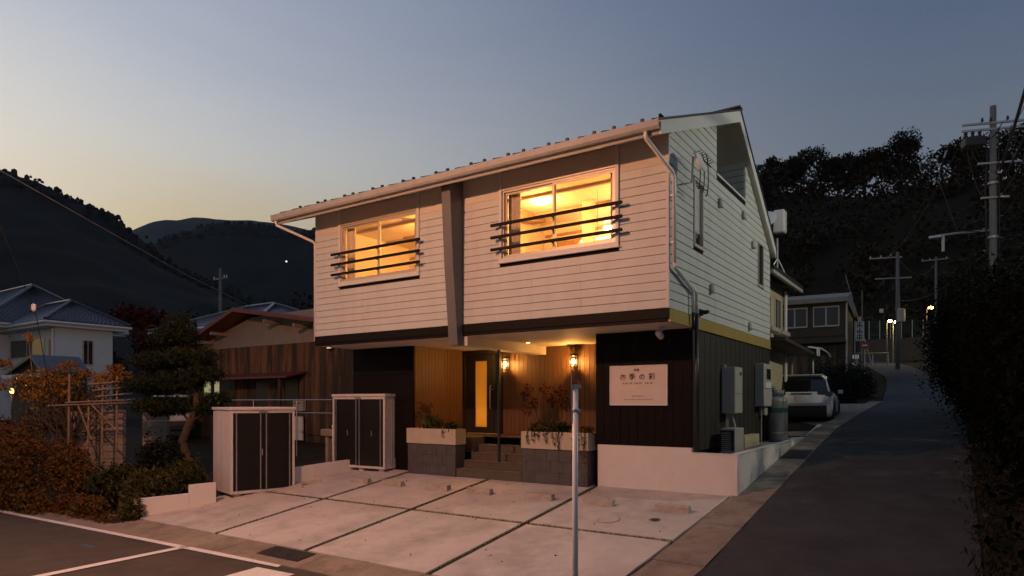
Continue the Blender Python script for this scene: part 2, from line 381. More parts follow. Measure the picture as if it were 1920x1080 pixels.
# drain gratings
def grating(name, label, x0, x1, y0, y1, zt, n, along_x=True):
    t = thing(name, label, 'drain grate', ((x0 + x1) / 2, (y0 + y1) / 2, zt((x0 + x1) / 2, (y0 + y1) / 2)))
    MB().slab([(x0, y0), (x1, y0), (x1, y1), (x0, y1)], lambda x, y: zt(x, y) + .004, .006).build('pit', m_blackm, t)
    for k in range(n + 1):
        if along_x: a = y0 + (y1 - y0) * k / n; q = [(x0, a - .009), (x1, a - .009), (x1, a + .009), (x0, a + .009)]
        else: a = x0 + (x1 - x0) * k / n; q = [(a - .009, y0), (a + .009, y0), (a + .009, y1), (a - .009, y1)]
        MB().slab(q, lambda x, y: zt(x, y) + .016, .011).build('bar', M_GR, t)
M_GR = M('rusty_grate_steel', (.07, .055, .045), .6, .3, 9, metal=.5)
grating('drain_grate', 'rusty slotted drain grate in the gutter below the parking slabs', -5.22, -4.22, -4.36, -4.02, lambda x, y: -.690 + (y + 3.965) * .13, 9)
grating('drain_grate', 'dark drain grate in the gutter beside the white side wall', .86, 1.34, 4.55, 5.5, lambda x, y: rz(y) + .012, 12, False)
grating('drain_grate', 'small dark drain grate at the foot of the low white wall end', -10.35, -9.85, -4.36, -4.08, lambda x, y: -.690 + (y + 3.965) * .13, 6)
# wheel stops
ws = [(-7.58, 'beside the dark two-door shed'), (-6.33, 'second from the dark shed'), (-5.03, 'in front of the left grey planter'), (-3.94, 'in front of the entrance steps'),
      (-2.52, 'in front of the right grey planter'), (-1.27, 'left one below the signboard wall'), (.10, 'rightmost, at the corner of the white wall')]
sxs = [-7.35, -6.33, -5.03, -3.94, -2.52, -1.27, .10]
for k, (x, wh) in enumerate(ws):
    x = sxs[k]; y = -.13 + .012 * k - .01 * (k % 2)
    t = thing('wheel_stop', 'pale concrete wheel stop, ' + wh, 'wheel stop', (x, y, pz(x, y)), R(rg.uniform(-1.5, 1.5)), 'concrete wheel stops in the parking')
    t.rotation_euler.x = math.atan(.131)
    MB().prism([(-.075, 0), (.075, 0), (.058, .105), (.05, .113), (-.05, .113), (-.058, .105)], 'x', -.29, .29).build('block', M_STOP if k else globals().setdefault('M_STOP', M('stop_concrete', (.45, .40, .34), .85, .18, 6, .5, 50, wear=((.28, .17, .13), 7, .5, .68, .7))), t, True)
    for sx in (-.2, .2):
        MB().lathe([(.02, 0), (.02, .118), (.012, .119)], (sx, 0, 0), 10).build('anchor_bolt', m_steel, t, True)
t = thing('wheel_stop', 'broken pale wheel stop lying at the foot of the left shed', 'wheel stop', (-8.55, -.55, pz(0, -.55)), R(60), 'concrete wheel stops in the parking')
MB().prism([(-.075, 0), (.075, 0), (.055, .06), (-.055, .06)], 'x', -.24, .24).build('block', M_STOP, t, True)
# manhole and cover plates on the slabs
t = thing('manhole_cover', 'round pale access cover in the right parking slab', 'manhole', (-.72, -.85, pz(0, -.85))); t.rotation_euler.x = math.atan(.131)
MB().lathe([(.20, .001), (.20, .006), (.19, .007)], n=28).build('frame_ring', m_steel, t, True); MB().lathe([(.175, .002), (.175, .010), (.17, .011)], n=28).build('lid', m_conc, t, True)
t = thing('valve_cover', 'small dark round valve cover before the rightmost wheel stop', 'valve cover', (.0, -.62, pz(0, -.62))); t.rotation_euler.x = math.atan(.131)
MB().lathe([(.075, .001), (.075, .008), (.07, .009)], n=20).build('lid', m_blackm, t, True); MB().lathe([(.10, .001), (.10, .005)], n=20).build('rim', m_steel, t, True)

# ------------------------------------------------------------------ the guest house
H = thing('guest_house', 'two-storey white weatherboard guest house with lit upper windows and dark ground floor', 'house', (-4.55, 3.7, 0))
Z0, Z1 = 3.07, 3.30
uw = MB().box(-9.08, -.02, .022, 7.34, Z0 + .004, Z1).box(-9.06, -.022, .03, .14, Z1, 4.5).box(-9.06, -.022, .03, .14, 5.92, 6.28)
for a, b in ((-9.06, -8.2), (-5.68, -3.48), (-.94, -.022)): uw.box(a, b, .03, .14, 4.5, 5.92)
uw.prism([(.14, Z1), (1.32, Z1), (1.32, 6.82), (.14, 6.30)], 'x', -.14, -.022)
uw.box(-.14, -.022, 1.32, 1.80, Z1, 4.66).prism([(1.32, 5.88), (1.80, 5.88), (1.80, 6.90), (1.32, 6.75)], 'x', -.14, -.022)
uw.prism([(1.80, Z1), (2.72, Z1), (2.72, 7.30), (1.80, 6.98)], 'x', -.14, -.022)
uw.box(-.14, -.022, 2.72, 4.94, Z1, 6.36)
uw.prism([(4.94, Z1), (7.34, Z1), (7.34, 5.55), (4.94, 7.20)], 'x', -.14, -.022)
upper = uw.build('upper_wall', m_back, H)
lw = MB().prism([(.03, Z0), (7.34, Z0), (7.34, 5.55), (4.04, 7.85), (.03, 6.28)], 'x', -9.1, -9.0).build('left_gable_wall', m_side, H)
MB().box(-9.0, -.14, 7.24, 7.34, Z0 + .01, 5.55).build('back_wall', m_side, H)
# front boards: courses of 155 mm, cut at the windows and the fin
P = .155; GAP = .016
WX = [(-8.23, -5.66), (-3.52, -.92)]
rgb = random.Random(3)
k = 0
while Z1 + (k + .5) * P < 5.80:
    a, b = Z1 + k * P + .0055, Z1 + (k + 1) * P - .0055
    segs = [(-9.1, -4.69), (-4.46, 0.0)]
    out = []
    for s0, s1 in segs:
        cuts = [(s0, s1)]
        if b > 4.47:
            cuts = []
            p0 = s0
            for w0, w1 in WX:
                if w0 > s0 and w1 < s1: cuts.append((p0, w0)); p0 = w1
            cuts.append((p0, s1))
        for q0, q1 in cuts:
            if q1 - q0 > 2.2:                        # butt joints, staggered by course
                j = q0 + (q1 - q0) * (.38 + .24 * (k % 2)); out += [(q0, j - .002), (j + .002, q1)]
            else: out.append((q0, q1))
    for q0, q1 in out:
        d = rgb.uniform(-.0015, .0015)
        piece('siding_board', upper, m_side, q0, q1, .0 + d, .028, a, b)
    k += 1
ztop = Z1 + k * P
for a, b in ((-9.1, -8.23), (-5.66, -4.69), (-4.46, -3.52), (-.92, -.045)): MB().box(a, b, .004, .028, ztop, 6.29).build('frieze_board', m_frieze, H)
# corner post
MB().box(-.045, .006, -.008, .045, Z1, 6.28).build('corner_trim', m_side, H)
# side boards, cut at the two slit windows, the loggia and the roof line
def roofz(y): return 6.04 + (y + .63) * .398 if y < 4.04 else 7.88 - (y - 4.04) * .69
def side_segs(z0, z1):
    lo, hi = .047, 7.36
    zz = z1 + .005
    if zz > 6.29: lo = max(lo, (zz - 6.04) / .398 - .63)
    if zz > 5.60: hi = min(hi, 4.04 + (7.88 - zz) / .69)
    segs = [(lo, hi)]
    for w0, w1, a, b in ((1.27, 1.85, 4.60, 5.93), (6.07, 6.62, 4.55, 5.67), (2.72, 4.94, 6.36, 9)):
        if z1 > a and z0 < b:
            n = []
            for s0, s1 in segs:
                if w1 <= s0 or w0 >= s1: n.append((s0, s1)); continue
                if w0 > s0: n.append((s0, w0))
                if w1 < s1: n.append((w1, s1))
            segs = n
    return [s for s in segs if s[1] - s[0] > .05]
k = 0
while Z1 + k * P < 7.8:
    a, b = Z1 + k * P + GAP / 2, Z1 + (k + 1) * P - GAP / 2
    for q0, q1 in side_segs(a, b):
        cuts = [(q0, q1)]
        if q1 - q0 > 3.5: j = q0 + (q1 - q0) * (.35 + .3 * (k % 2)); cuts = [(q0, j - .002), (j + .002, q1)]
        for c0, c1 in cuts:
            d = rgb.uniform(-.0015, .0015)
            y0a = y0b = c0; y1a = y1b = c1                # ends under the roof are cut to its slope
            if c0 <= q0 and b > 6.25 and q0 < 2.7: y0a, y0b = max(.047, (a - 6.07) / .398 - .63), max(.047, (b - 6.07) / .398 - .63)
            if c1 >= q1 and b > 5.45 and q1 > 4.95: y1a, y1b = min(7.36, 4.04 + (7.91 - a) / .69), min(7.36, 4.04 + (7.91 - b) / .69)
            if (y0a, y1a) == (y0b, y1b): piece('siding_board', upper, m_side, -.024, .0 + d, c0, c1, a, b)
            else: MB().prism([(y0a, a), (y1a, a), (y1b, b), (y0b, b)], 'x', -.024, d).build('siding_board', m_side, upper)
    k += 1
# loggia cut into the gable
lg = MB().box(-1.25, -1.20, 2.72, 4.94, 6.30, 7.9).box(-1.2, -.03, 4.94, 4.99, 6.30, 7.4).box(-1.2, -.03, 2.67, 2.72, 6.30, 7.3).box(-1.2, -.03, 2.72, 4.94, 6.22, 6.28)
log = lg.build('loggia', m_back, H)
for i in range(8):
    z0 = 6.36 + i * P; z1 = z0 + P - GAP
    if z1 < 7.22: piece('siding_board', log, m_side, -1.2, -.026, 4.915, 4.938, z0, z1)
for i in range(9):
    z0 = 6.36 + i * P; z1 = z0 + P - GAP
    piece('siding_board', log, m_side, -1.198, -1.175, 2.74, 4.91, z0, z1)
MB().box(-.10, .022, 2.70, 4.96, 6.335, 6.375).build('loggia_sill', m_trim, H)
MB().box(-1.2, -.026, 4.916, 4.939, 7.136, 7.30).build('loggia_frieze', m_side, H)
# front beam, side flashing
MB().box(-9.1, .004, -.014, .02, Z0 + .055, Z1 - .004).box(-9.1, -.02, .006, .02, Z0 - .01, Z0 + .05).build('front_beam', m_beam, H)
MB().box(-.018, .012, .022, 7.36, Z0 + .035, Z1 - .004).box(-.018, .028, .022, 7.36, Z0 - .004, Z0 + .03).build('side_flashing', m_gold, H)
# roof
body = MB().prism([(-.63, 6.25), (4.04, 8.11), (7.5, 5.72), (7.5, 5.49), (4.04, 7.87), (-.63, 6.04)], 'x', -9.74, .09).build('roof', m_soff, H)
MB().prism([(-.66, 6.255), (-.66, 6.285), (4.04, 8.145), (7.53, 5.735), (7.53, 5.705), (4.04, 8.114)], 'x', -9.80, .145).build('roof_sheet', m_roof, body)
for x in (.092, -9.774):
    MB().prism([(-.66, 6.245), (4.04, 8.105), (4.04, 7.86), (-.66, 6.02)], 'x', x, x + .03).prism([(4.04, 8.105), (7.5, 5.715), (7.5, 5.48), (4.04, 7.86)], 'x', x, x + .03).build('rake_board', m_trim, body)
MB().box(-9.74, .09, -.655, -.632, 6.03, 6.235).build('eave_board', m_gut, body)
for i in range(22):
    x = -9.6 + i * .455
    MB().prism([(-.66, 6.286), (-.66, 6.31), (4.04, 8.17), (4.04, 8.146)], 'x', x, x + .02).prism([(4.04, 8.146), (4.04, 8.17), (7.53, 5.76), (7.53, 5.736)], 'x', x, x + .02).build('standing_seam', m_roof, body)
MB().box(-9.80, .145, 3.93, 4.15, 8.15, 8.19).build('ridge_cap', m_roof, body)
for x in (-9.13, -8.49, -8.23, -7.57, -7.29, -6.66, -6.37, -5.75, -5.45, -4.83, -4.52, -3.92, -3.59, -3.03, -2.68, -2.13, -1.74, -1.2, -.82, -.3):
    MB().prism([(-.45, 6.37), (-.40, 6.39), (-.40, 6.445), (-.45, 6.44)], 'x', x - .025, x + .025).build('snow_guard', m_blackm, body)
# gutter: open box section with brackets
gt = MB().prism([(-.66, 6.235), (-.66, 6.09), (-.75, 6.09), (-.775, 6.13), (-.78, 6.235), (-.765, 6.235), (-.76, 6.14), (-.742, 6.105), (-.672, 6.105), (-.672, 6.235)], 'x', -9.80, .12)
gut = gt.build('gutter', m_gut, H)
for x in np.arange(-9.6, 0, .9): MB().box(x - .012, x + .012, -.77, -.64, 6.20, 6.212).build('gutter_bracket', m_white, gut)
MB().tube([(-.12, -.72, 6.09), (-.12, -.71, 5.99), (.07, -.02, 5.60), (.075, .06, 5.52), (.075, .06, 4.06)], .035, 10).tube([(.075, .06, 4.08), (.075, .10, 4.0), (.075, 1.20, 3.72), (.075, 1.24, 3.66), (.075, 1.24, 3.32)], .035, 10).build('downpipe', m_white, H, smooth=True)
MB().tube([(.07, .30, 3.93), (.07, 1.02, 3.74), (.07, 1.06, 3.68), (.07, 1.06, 3.32)], .028, 10).build('downpipe', m_white, H, smooth=True)
MB().tube([(.075, 1.24, 3.33), (.075, 1.24, .70)], .036, 10).build('downpipe', m_blackm, H, smooth=True)
MB().tube([(.07, 1.06, 3.33), (.07, 1.06, 3.05), (.0, 1.06, 3.02)], .03, 10).build('downpipe', m_blackm, H, smooth=True)
MB().tube([(-9.68, -.72, 6.09), (-9.68, -.70, 6.0), (-9.15, -.04, 5.66), (-9.14, .03, 5.6), (-9.14, .03, 3.2)], .033, 10).build('downpipe', m_white, H, smooth=True)
for z in (5.2, 4.4): MB().box(.0, .08, .02, .10, z, z + .03).build('pipe_clip', m_white, H)
# fin
fin = []
for z, y in ((6.30, -.44), (5.63, -.40), (4.48, -.325), (3.02, -.19), (2.86, -.175)): fin.append((y, z))
MB().prism(fin + [(.02, 2.86), (.02, 6.30)], 'x', -4.69, -4.46).build('tapered_fin', m_grey, H)
# windows of the upper front
def big_window(x0, x1, zb, zt, mid):
    w = MB().box(x0, x1, -.035, .03, zb - .075, zb).box(x0, x0 + .06, -.035, .03, zb, 6.28).box(x1 - .06, x1, -.035, .03, zb, 6.28).build('window', m_trim, H)
    MB().box(x0 + .06, x1 - .06, -.012, .03, zt + .05, 6.27).build('head_panel', m_frieze, w)
    MB().box(x0 + .06, x1 - .06, -.03, .03, zt, zt + .05).box(x0 + .06, x0 + .10, .0, .09, zb, zt).box(x1 - .10, x1 - .06, .0, .09, zb, zt).box(x0 + .10, x1 - .10, .0, .09, zb, zb + .035).box(x0 + .10, x1 - .10, .0, .09, zt - .04, zt).build('frame', m_al, w)
    for a, b, y in ((x0 + .10, mid + .025, .045), (mid - .025, x1 - .10, .012)):
        MB().box(a, a + .04, y, y + .028, zb + .035, zt - .04).box(b - .04, b, y, y + .028, zb + .035, zt - .04).box(a + .04, b - .04, y, y + .028, zb + .035, zb + .075).box(a + .04, b - .04, y, y + .028, zt - .08, zt - .04).build('sash', m_al, w)
        MB().box(a + .04, b - .04, y + .011, y + .016, zb + .075, zt - .08).build('pane', m_glass, w)
    MB().box(x0 - .02, x1 + .02, -.06, .0, zb - .10, zb - .078).build('sill', m_trim, w)
    for z in (4.72, 4.96, 5.205):
        bx0, bx1 = x0 - .12, x1 + .12
        MB().box(bx0, bx1, -.165, -.118, z - .026, z + .026).build('rail_bar', m_beam, w)
    for xx in (x0 + .02, x1 - .05, mid - .015):
        for z in (4.72, 4.96, 5.205): MB().box(xx, xx + .03, -.118, -.03 if xx != mid - .015 else .01, z - .012, z + .012).build('rail_bracket', m_beam, w)
    return w
big_window(-8.23, -5.66, 4.55, 5.90, -6.93)
big_window(-3.52, -.92, 4.55, 5.90, -2.28)
# rooms behind the windows, with their own lamps
m_cl = EMIT('ceiling_lamp_glow', (1, .60, .24), 9)
m_cv = EMIT('cove_glow', (1, .60, .24), 7)
def point(name, loc, power, col, rad, parent=None):
    d = bpy.data.lights.new(name, 'POINT'); d.energy = power; d.color = col; d.shadow_soft_size = rad
    o = bpy.data.objects.new(name, d); COL.objects.link(o)
    if parent: o.parent = parent; o.location = Vector(loc) - offset(parent)
    else: o.location = loc
    return o
WARM = (1, .45, .10)
def room(x0, x1, y1, name):
    r = MB().box(x0, x0 + .04, .15, y1, 3.6, 6.1).box(x1 - .04, x1, .15, y1, 3.6, 6.1).box(x0 + .04, x1 - .04, y1 - .04, y1, 3.6, 6.1).box(x0 + .04, x1 - .04, .15, y1 - .04, 6.03, 6.1)
    r.box(x0 + .04, x1 - .04, .142, .15, 5.93, 6.03)
    o = r.build(name, m_room, H); MB().box(x0 + .04, x1 - .04, .15, y1 - .04, 3.6, 3.66).build('room_floor', m_roomw, o); return o
r1 = room(-8.85, -4.75, 3.1, 'guest_room')
r2 = room(-4.40, -.25, 3.1, 'dining_room')
MB().lathe([(.02, .02), (.24, .03), (.25, .06), (.22, .10)], (-6.3, 1.5, 5.92), 20).build('ceiling_lamp', m_cl, r1)
MB().box(-7.45, -6.95, 2.98, 3.058, 3.66, 5.55).build('dark_doorway', m_brown, r1)
MB().box(-5.6, -5.1, 2.4, 3.058, 3.66, 5.15).build('wardrobe', m_roomw, r1)
MB().cham(-7.9, -7.1, 2.80, 3.058, 5.55, 5.85, .02).build('indoor_air_conditioner', m_white, r1)
MB().box(-7.0, -6.2, .9, 1.0, 5.62, 5.66).box(-6.65, -6.55, .92, .98, 5.66, 6.03).build('hanging_rail', m_roomw, r1)
MB().box(-3.1, -.35, 2.62, 2.74, 5.36, 5.40).build('cove_light', m_cv, r2)
MB().box(-3.15, -.3, 2.60, 3.058, 5.24, 5.355).build('cove_shelf', m_room, r2)
MB().box(-2.62, -2.40, 1.8, 2.0, 3.66, 6.02).build('room_pillar', m_room, r2)
MB().cham(-1.75, -.8, 2.80, 3.058, 5.62, 5.90, .02).build('indoor_air_conditioner', m_roomw, r2)
MB().lathe([(.02, .02), (.2, .03), (.21, .06), (.18, .10)], (-3.3, 1.2, 5.92), 20).build('ceiling_lamp', m_cl, r2)
MB().prism([(.16, 5.5), (2.6, 5.95), (2.6, 6.02), (.16, 6.02)], 'x', -4.35, -4.0).build('sloping_bulkhead', m_roomw, r2)
for x in (-2.05, -1.15):
    p = MB().lathe([(.035, 0), (.045, .06), (.02, .12)], (x, 1.4, 4.85), 12).build('pendant_lamp', m_cl, r2)
    MB().tube([(x, 1.4, 4.97), (x, 1.4, 6.03)], .004, 5).build('cord', m_cable, p)
# slit windows in the side wall
def slit(y0, y1, z0, z1, reflection_sheet):
    w = MB().box(-.05, .02, y0, y0 + .04, z0, z1).box(-.05, .02, y1 - .04, y1, z0, z1).box(-.05, .02, y0 + .04, y1 - .04, z1 - .04, z1).box(-.05, .035, y0 - .01, y1 + .01, z0 - .02, z0 + .035).build('window', m_al, H)
    MB().box(-.035, -.03, y0 + .04, y1 - .04, z0 + .035, z1 - .04).build('pane', m_glass if reflection_sheet else m_dkglass, w)
    if reflection_sheet:
        MB().box(-.045, -.041, y0 + .045, y1 - .045, z0 + .30, z1 - .045).build('reflection_sheet', m_white, w)  # white sheet stands in for bright sky reflected in the pane
        MB().box(-.09, -.085, y0 + .04, y1 - .04, z0, z1).build('room_shade', m_brown, w)
m_curt2 = M('pale_room_timber', (.48, .33, .18), .7, .15, 4)
for rr, x0, x1 in ((r1, -8.75, -4.85), (r2, -4.30, -.35)):
    for k in range(2): MB().box(x0, x1, .9 + k * 1.2, .96 + k * 1.2, 5.97, 6.028).build('ceiling_beam', m_curt2, rr)
    MB().box(x0 + .02, x1 - .02, 3.02, 3.056, 5.70, 5.76).build('picture_rail', m_roomw, rr)
def curtain(x0, x1, parent, seed):
    n = 22; vs = []; q = random.Random(seed)
    for i in range(n + 1):
        x = x0 + (x1 - x0) * i / n; y = .20 + .035 * math.sin(i * 1.9) + q.uniform(-.008, .008); vs += [(x, y, 4.2), (x, y * .98 + .004, 5.90)]
    MB().add(vs, [(2 * i, 2 * i + 2, 2 * i + 3, 2 * i + 1) for i in range(n)]).build('curtain', m_curt, parent, smooth=True)
m_curt = M('linen_curtain', (.62, .50, .34), .9, .08, 12)
curtain(-8.16, -7.88, r1, 1); curtain(-5.95, -5.72, r1, 2); curtain(-3.44, -3.14, r2, 3); curtain(-1.18, -.98, r2, 4)
MB().box(-8.2, -5.7, .19, .215, 5.90, 5.925).build('curtain_rod', m_roomw, r1); MB().box(-3.5, -.95, .19, .215, 5.90, 5.925).build('curtain_rod', m_roomw, r2)
MB().box(-4.0, -3.3, 3.0, 3.056, 3.66, 5.6).build('room_door', m_roomw, r2)
point('room_light', (-6.2, 1.5, 5.70), 85, WARM, .12, r1); point('room_light', (-3.3, 1.2, 5.70), 42, WARM, .12, r2); point('room_light', (-1.6, 1.5, 5.2), 26, WARM, .08, r2)
slit(1.29, 1.83, 4.62, 5.90, True)
slit(6.09, 6.60, 4.57, 5.65, False)
for y, z in ((2.87, 5.78), (4.67, 5.95), (5.52, 5.44), (2.30, 3.93), (5.23, 3.46)):
    c = MB().cham(-.002, .07, y - .07, y + .07, z - .05, z + .11, .02).box(.0, .085, y - .06, y + .06, z - .075, z - .052).build('vent_hood', m_box, H)
# ground floor: base block, black front walls, porch
MB().box(-9.04, -7.02, 1.26, 7.3, -.5, Z0 - .012).box(-1.94, -.05, 1.26, 7.3, .05, Z0 - .012).box(-7.02, -1.94, 4.45, 7.3, -.2, Z0 - .012).box(-5.70, -1.94, 3.28, 4.44, -.2, Z0 - .012).build('ground_floor_core', m_back, H)
fw1 = MB().box(-1.99, -.002, 1.235, 1.26, .80, Z0).build('black_front_wall', m_blk, H)
for i in range(11):
    a = -1.985 + i * .1803; piece('wall_panel', fw1, m_blk, a, a + .174, 1.2 + .004 * (i % 2), 1.236, .835, Z0 - .004)
fw2 = MB().box(-9.06, -6.95, 1.235, 1.26, -.12, Z0).build('black_front_wall', m_blk, H)
for i in range(4):
    z = .30 + i * .695; piece('wall_panel', fw2, m_blk, -9.06, -6.95, 1.205, 1.236, z, min(z + .685, Z0 - .004))
sw = MB().box(-.05, -.03, 1.262, 7.34, .62, Z0 - .006).build('ground_side_wall', m_blk, H)
for i in range(34):
    a = 1.27 + i * .1788; piece('vertical_board', sw, m_dkwood, -.03, -.006 - .004 * (i % 2), a, a + .170, .76, Z0 - .008)
# porch ceiling, walls, floor
MB().box(-9.04, -.02, .022, 3.30, Z0 - .006, Z0 + .003).build('porch_ceiling', m_soff, H)
MB().box(-4.72, -4.36, .024, 3.2, 2.86, Z0 - .007).build('porch_beam', m_soff, H)
pb = MB().box(-5.66, -1.94, 3.24, 3.28, .6, Z0 - .008).build('porch_back_wall', m_back, H)
x = -5.66
while x < -1.96:
    w = min(.125, -1.955 - x); piece('wall_board', pb, m_porch, x, x + w - .008, 3.205, 3.242, .86, Z0 - .008); x += .125
pl = MB().box(-7.02, -6.98, 1.26, 3.28, .2, Z0 - .008).build('porch_side_wall', m_back, H)
y = 1.27
while y < 3.2:
    w = min(.125, 3.2 - y); piece('wall_board', pl, m_porch, -6.985, -6.945, y, y + w - .008, .3, Z0 - .008); y += .125
pr = MB().box(-1.94, -1.90, 1.262, 3.28, .2, Z0 - .008).build('porch_side_wall', m_back, H)
y = 1.27
while y < 3.2:
    w = min(.125, 3.2 - y); piece('wall_board', pr, m_blk, -1.985, -1.939, y, y + w - .008, .3, Z0 - .008); y += .125
MB().box(-6.94, -1.99, 2.10, 3.20, .5, .85).box(-6.94, -5.42, 1.62, 2.10, .5, .85).box(-3.62, -1.99, 1.5, 2.10, .5, .85).build('porch_floor', m_step, H)
for n in range(5):
    y0 = .98 + n * .28
    MB().box(-5.43, -3.64, y0 + .012, 2.10, -.20, .17 * (n + 1) - .03 - (0 if n < 4 else .002)).box(-5.43, -3.64, y0, y0 + (.29 if n < 4 else .1), .17 * (n + 1) - .03, .17 * (n + 1) + (0 if n < 4 else .003)).build('step', m_step, H)
MB().box(-4.475, -4.425, 1.27, 1.32, .34, 2.86).build('steel_post', m_blackm, H)
# entrance door
dr = MB().box(-6.93, -6.86, 3.13, 3.24, .86, 3.05).box(-5.76, -5.68, 3.13, 3.24, .86, 3.05).box(-6.86, -5.76, 3.13, 3.24, 2.97, 3.05).build('entrance_door', m_blackm, H)
MB().box(-6.85, -6.54, 3.17, 3.22, .87, 2.965).box(-6.16, -5.93, 3.17, 3.22, .87, 2.965).box(-6.54, -6.16, 3.17, 3.22, .87, 1.03).box(-6.54, -6.16, 3.17, 3.22, 2.77, 2.965).build('door_leaf', m_blackm, dr)
MB().box(-5.925, -5.765, 3.175, 3.215, .87, 2.965).build('side_leaf', m_blackm, dr)
m_slit = bpy.data.materials.new('frosted_glass'); m_slit.use_nodes = True
_n = m_slit.node_tree; _n.nodes.clear(); _o = _n.nodes.new('ShaderNodeOutputMaterial'); _t = _n.nodes.new('ShaderNodeBsdfTranslucent'); _g = _n.nodes.new('ShaderNodeBsdfGlossy'); _m = _n.nodes.new('ShaderNodeMixShader')
_t.inputs[0].default_value = (.85, .72, .45, 1); _g.inputs['Roughness'].default_value = .25; _m.inputs[0].default_value = .06
_n.links.new(_t.outputs[0], _m.inputs[1]); _n.links.new(_g.outputs[0], _m.inputs[2]); _n.links.new(_m.outputs[0], _o.inputs[0])
hall = MB().box(-6.9, -6.86, 3.25, 4.4, .86, 3.0).box(-5.76, -5.72, 3.25, 4.4, .86, 3.0).box(-6.86, -5.76, 4.36, 4.4, .86, 3.0).box(-6.86, -5.76, 3.25, 4.36, 2.96, 3.0).box(-6.86, -5.76, 3.25, 4.36, .82, .86).build('entrance_hall', m_room, H)
point('hall_light', (-6.3, 3.75, 1.35), 2.6, (1, .46, .08), .12, hall); point('hall_light', (-6.3, 4.1, 2.6), 2.2, (1, .46, .08), .12, hall)
MB().box(-6.54, -6.16, 3.19, 3.20, 1.03, 2.77).build('frosted_glass', m_slit, dr)
MB().tube([(-6.02, 3.165, 1.5), (-6.02, 3.12, 1.52), (-6.02, 3.12, 2.1), (-6.02, 3.165, 2.12)], .012, 8).build('door_handle', m_steel, dr)
MB().lathe([(.02, 0), (.025, .02)], (-5.98, 3.16, 2.0), 10).build('lock', m_steel, dr)
# white foundation and side wall
fd = MB().box(-1.93, .0, 1.175, 1.262, -.05, .832).build('foundation', m_wall, H)
sidew = MB().prism([(1.17, -.1), (7.56, .6), (7.56, .77), (1.17, .735)], 'x', .72, .835).box(.002, .719, 1.17, 1.26, -.1, .735).box(.0, .83, 7.56, 7.66, .5, .765).build('retaining_wall', m_wall)
prop(sidew, 'low white rendered wall wrapping the right corner of the guest house', 'wall')
MB().prism([(1.162, .737), (1.162, .750), (7.56, .786), (7.56, .772)], 'x', .71, .845).box(.002, .709, 1.16, 1.27, .737, .750).build('coping', m_trim, sidew)
yd = MB().add([(-.03, 1.262, .60), (.72, 1.262, .60), (.72, 7.56, .70), (-.03, 7.56, .70)], [(0, 1, 2, 3)]).build('side_yard', m_conc2)
prop(yd, kind='structure')
prop(MB().add([(-6, 7.7, .78), (.86, 7.7, .80), (.9, 9, .985), (.9, 13, 1.2), (.9, 20, 1.63), (-6, 20, 1.5), (-6, 13, 1.05)], [(0, 1, 2, 3, 6), (3, 4, 5, 6)]).build('parking_apron', m_conc2), kind='structure')
prop(MB().prism([(7.67, .60), (9.6, .9), (9.6, 1.06), (7.67, .80)], 'x', .80, .90).build('kerb', m_wall), kind='structure')
# low bench of concrete below the side wall
MB().box(-.004, .16, 4.25, 5.55, .55, .93).build('concrete_plinth', m_cream, H)

# ------------------------------------------------------------------ street lamp on its pole across the road (left of the frame)
def utility_pole(loc, h, r0, r1, label, group='utility poles along the roads'):
    t = thing('utility_pole', label, 'utility pole', loc, 0, group)
    MB().tube([(0, 0, -.3), (0, 0, h)], [r0, r1], 16).build('pole', m_polec, t, True, True)
    return t
LP = (-5.4, -9.9, -.8)
t = utility_pole(LP, 9.5, .16, .11, 'concrete pole with a street lamp on the near side of the main road')
MB().tube([(0, .1, 7.9), (0, .5, 8.35), (0, 1.0, 8.45)], .03, 8).build('lamp_arm', m_steel, t, True, True)
MB().prism([(.85, 8.43), (1.35, 8.41), (1.40, 8.47), (1.15, 8.56), (.85, 8.52)], 'x', -.12, .12).build('lamp_head', m_steel, t, True)
m_sl = EMIT('street_lamp_glow', (1, .50, .30), 30)
MB().lathe([(.10, 0), (.12, .06), (.11, .09)], (0, 1.12, 8.33), 16).build('lamp_bowl', m_sl, t, True)
d = bpy.data.lights.new('street_light', 'POINT'); d.energy = 980; d.color = (1, .42, .21); d.shadow_soft_size = .12
o = bpy.data.objects.new('street_light', d); COL.objects.link(o); o.parent = t; o.location = (0, 1.12, 8.20)

# fill lamp, added unseen beyond the hedge to brighten the upper side wall
t = thing('fill_lamp_post', 'added fill lamp post, unseen beyond the right hedge', 'street lamp', (9.6, 6.4, .9))
MB().tube([(0, 0, -.3), (0, 0, 6.6)], [.07, .05], 10).build('post', m_steel, t, True); MB().tube([(0, 0, 6.6), (-.3, 0, 6.85), (-.7, 0, 6.85)], .03, 8).build('lamp_arm', m_steel, t, True)
MB().cham(-1.05, -.6, -.1, .1, 6.82, 6.92, .02).build('lamp_head', m_steel, t, True); MB().lathe([(.07, 0), (.09, .05), (.08, .07)], (-.82, 0, 6.74), 14).build('lamp_bowl', EMIT('fill_lamp_glow', (1, .95, .75), 20), t, True)
d = bpy.data.lights.new('fill_light', 'POINT'); d.energy = 450; d.color = (1, .92, .68); d.shadow_soft_size = .1
o = bpy.data.objects.new('fill_light', d); COL.objects.link(o); o.parent = t; o.location = (-.82, 0, 6.62)

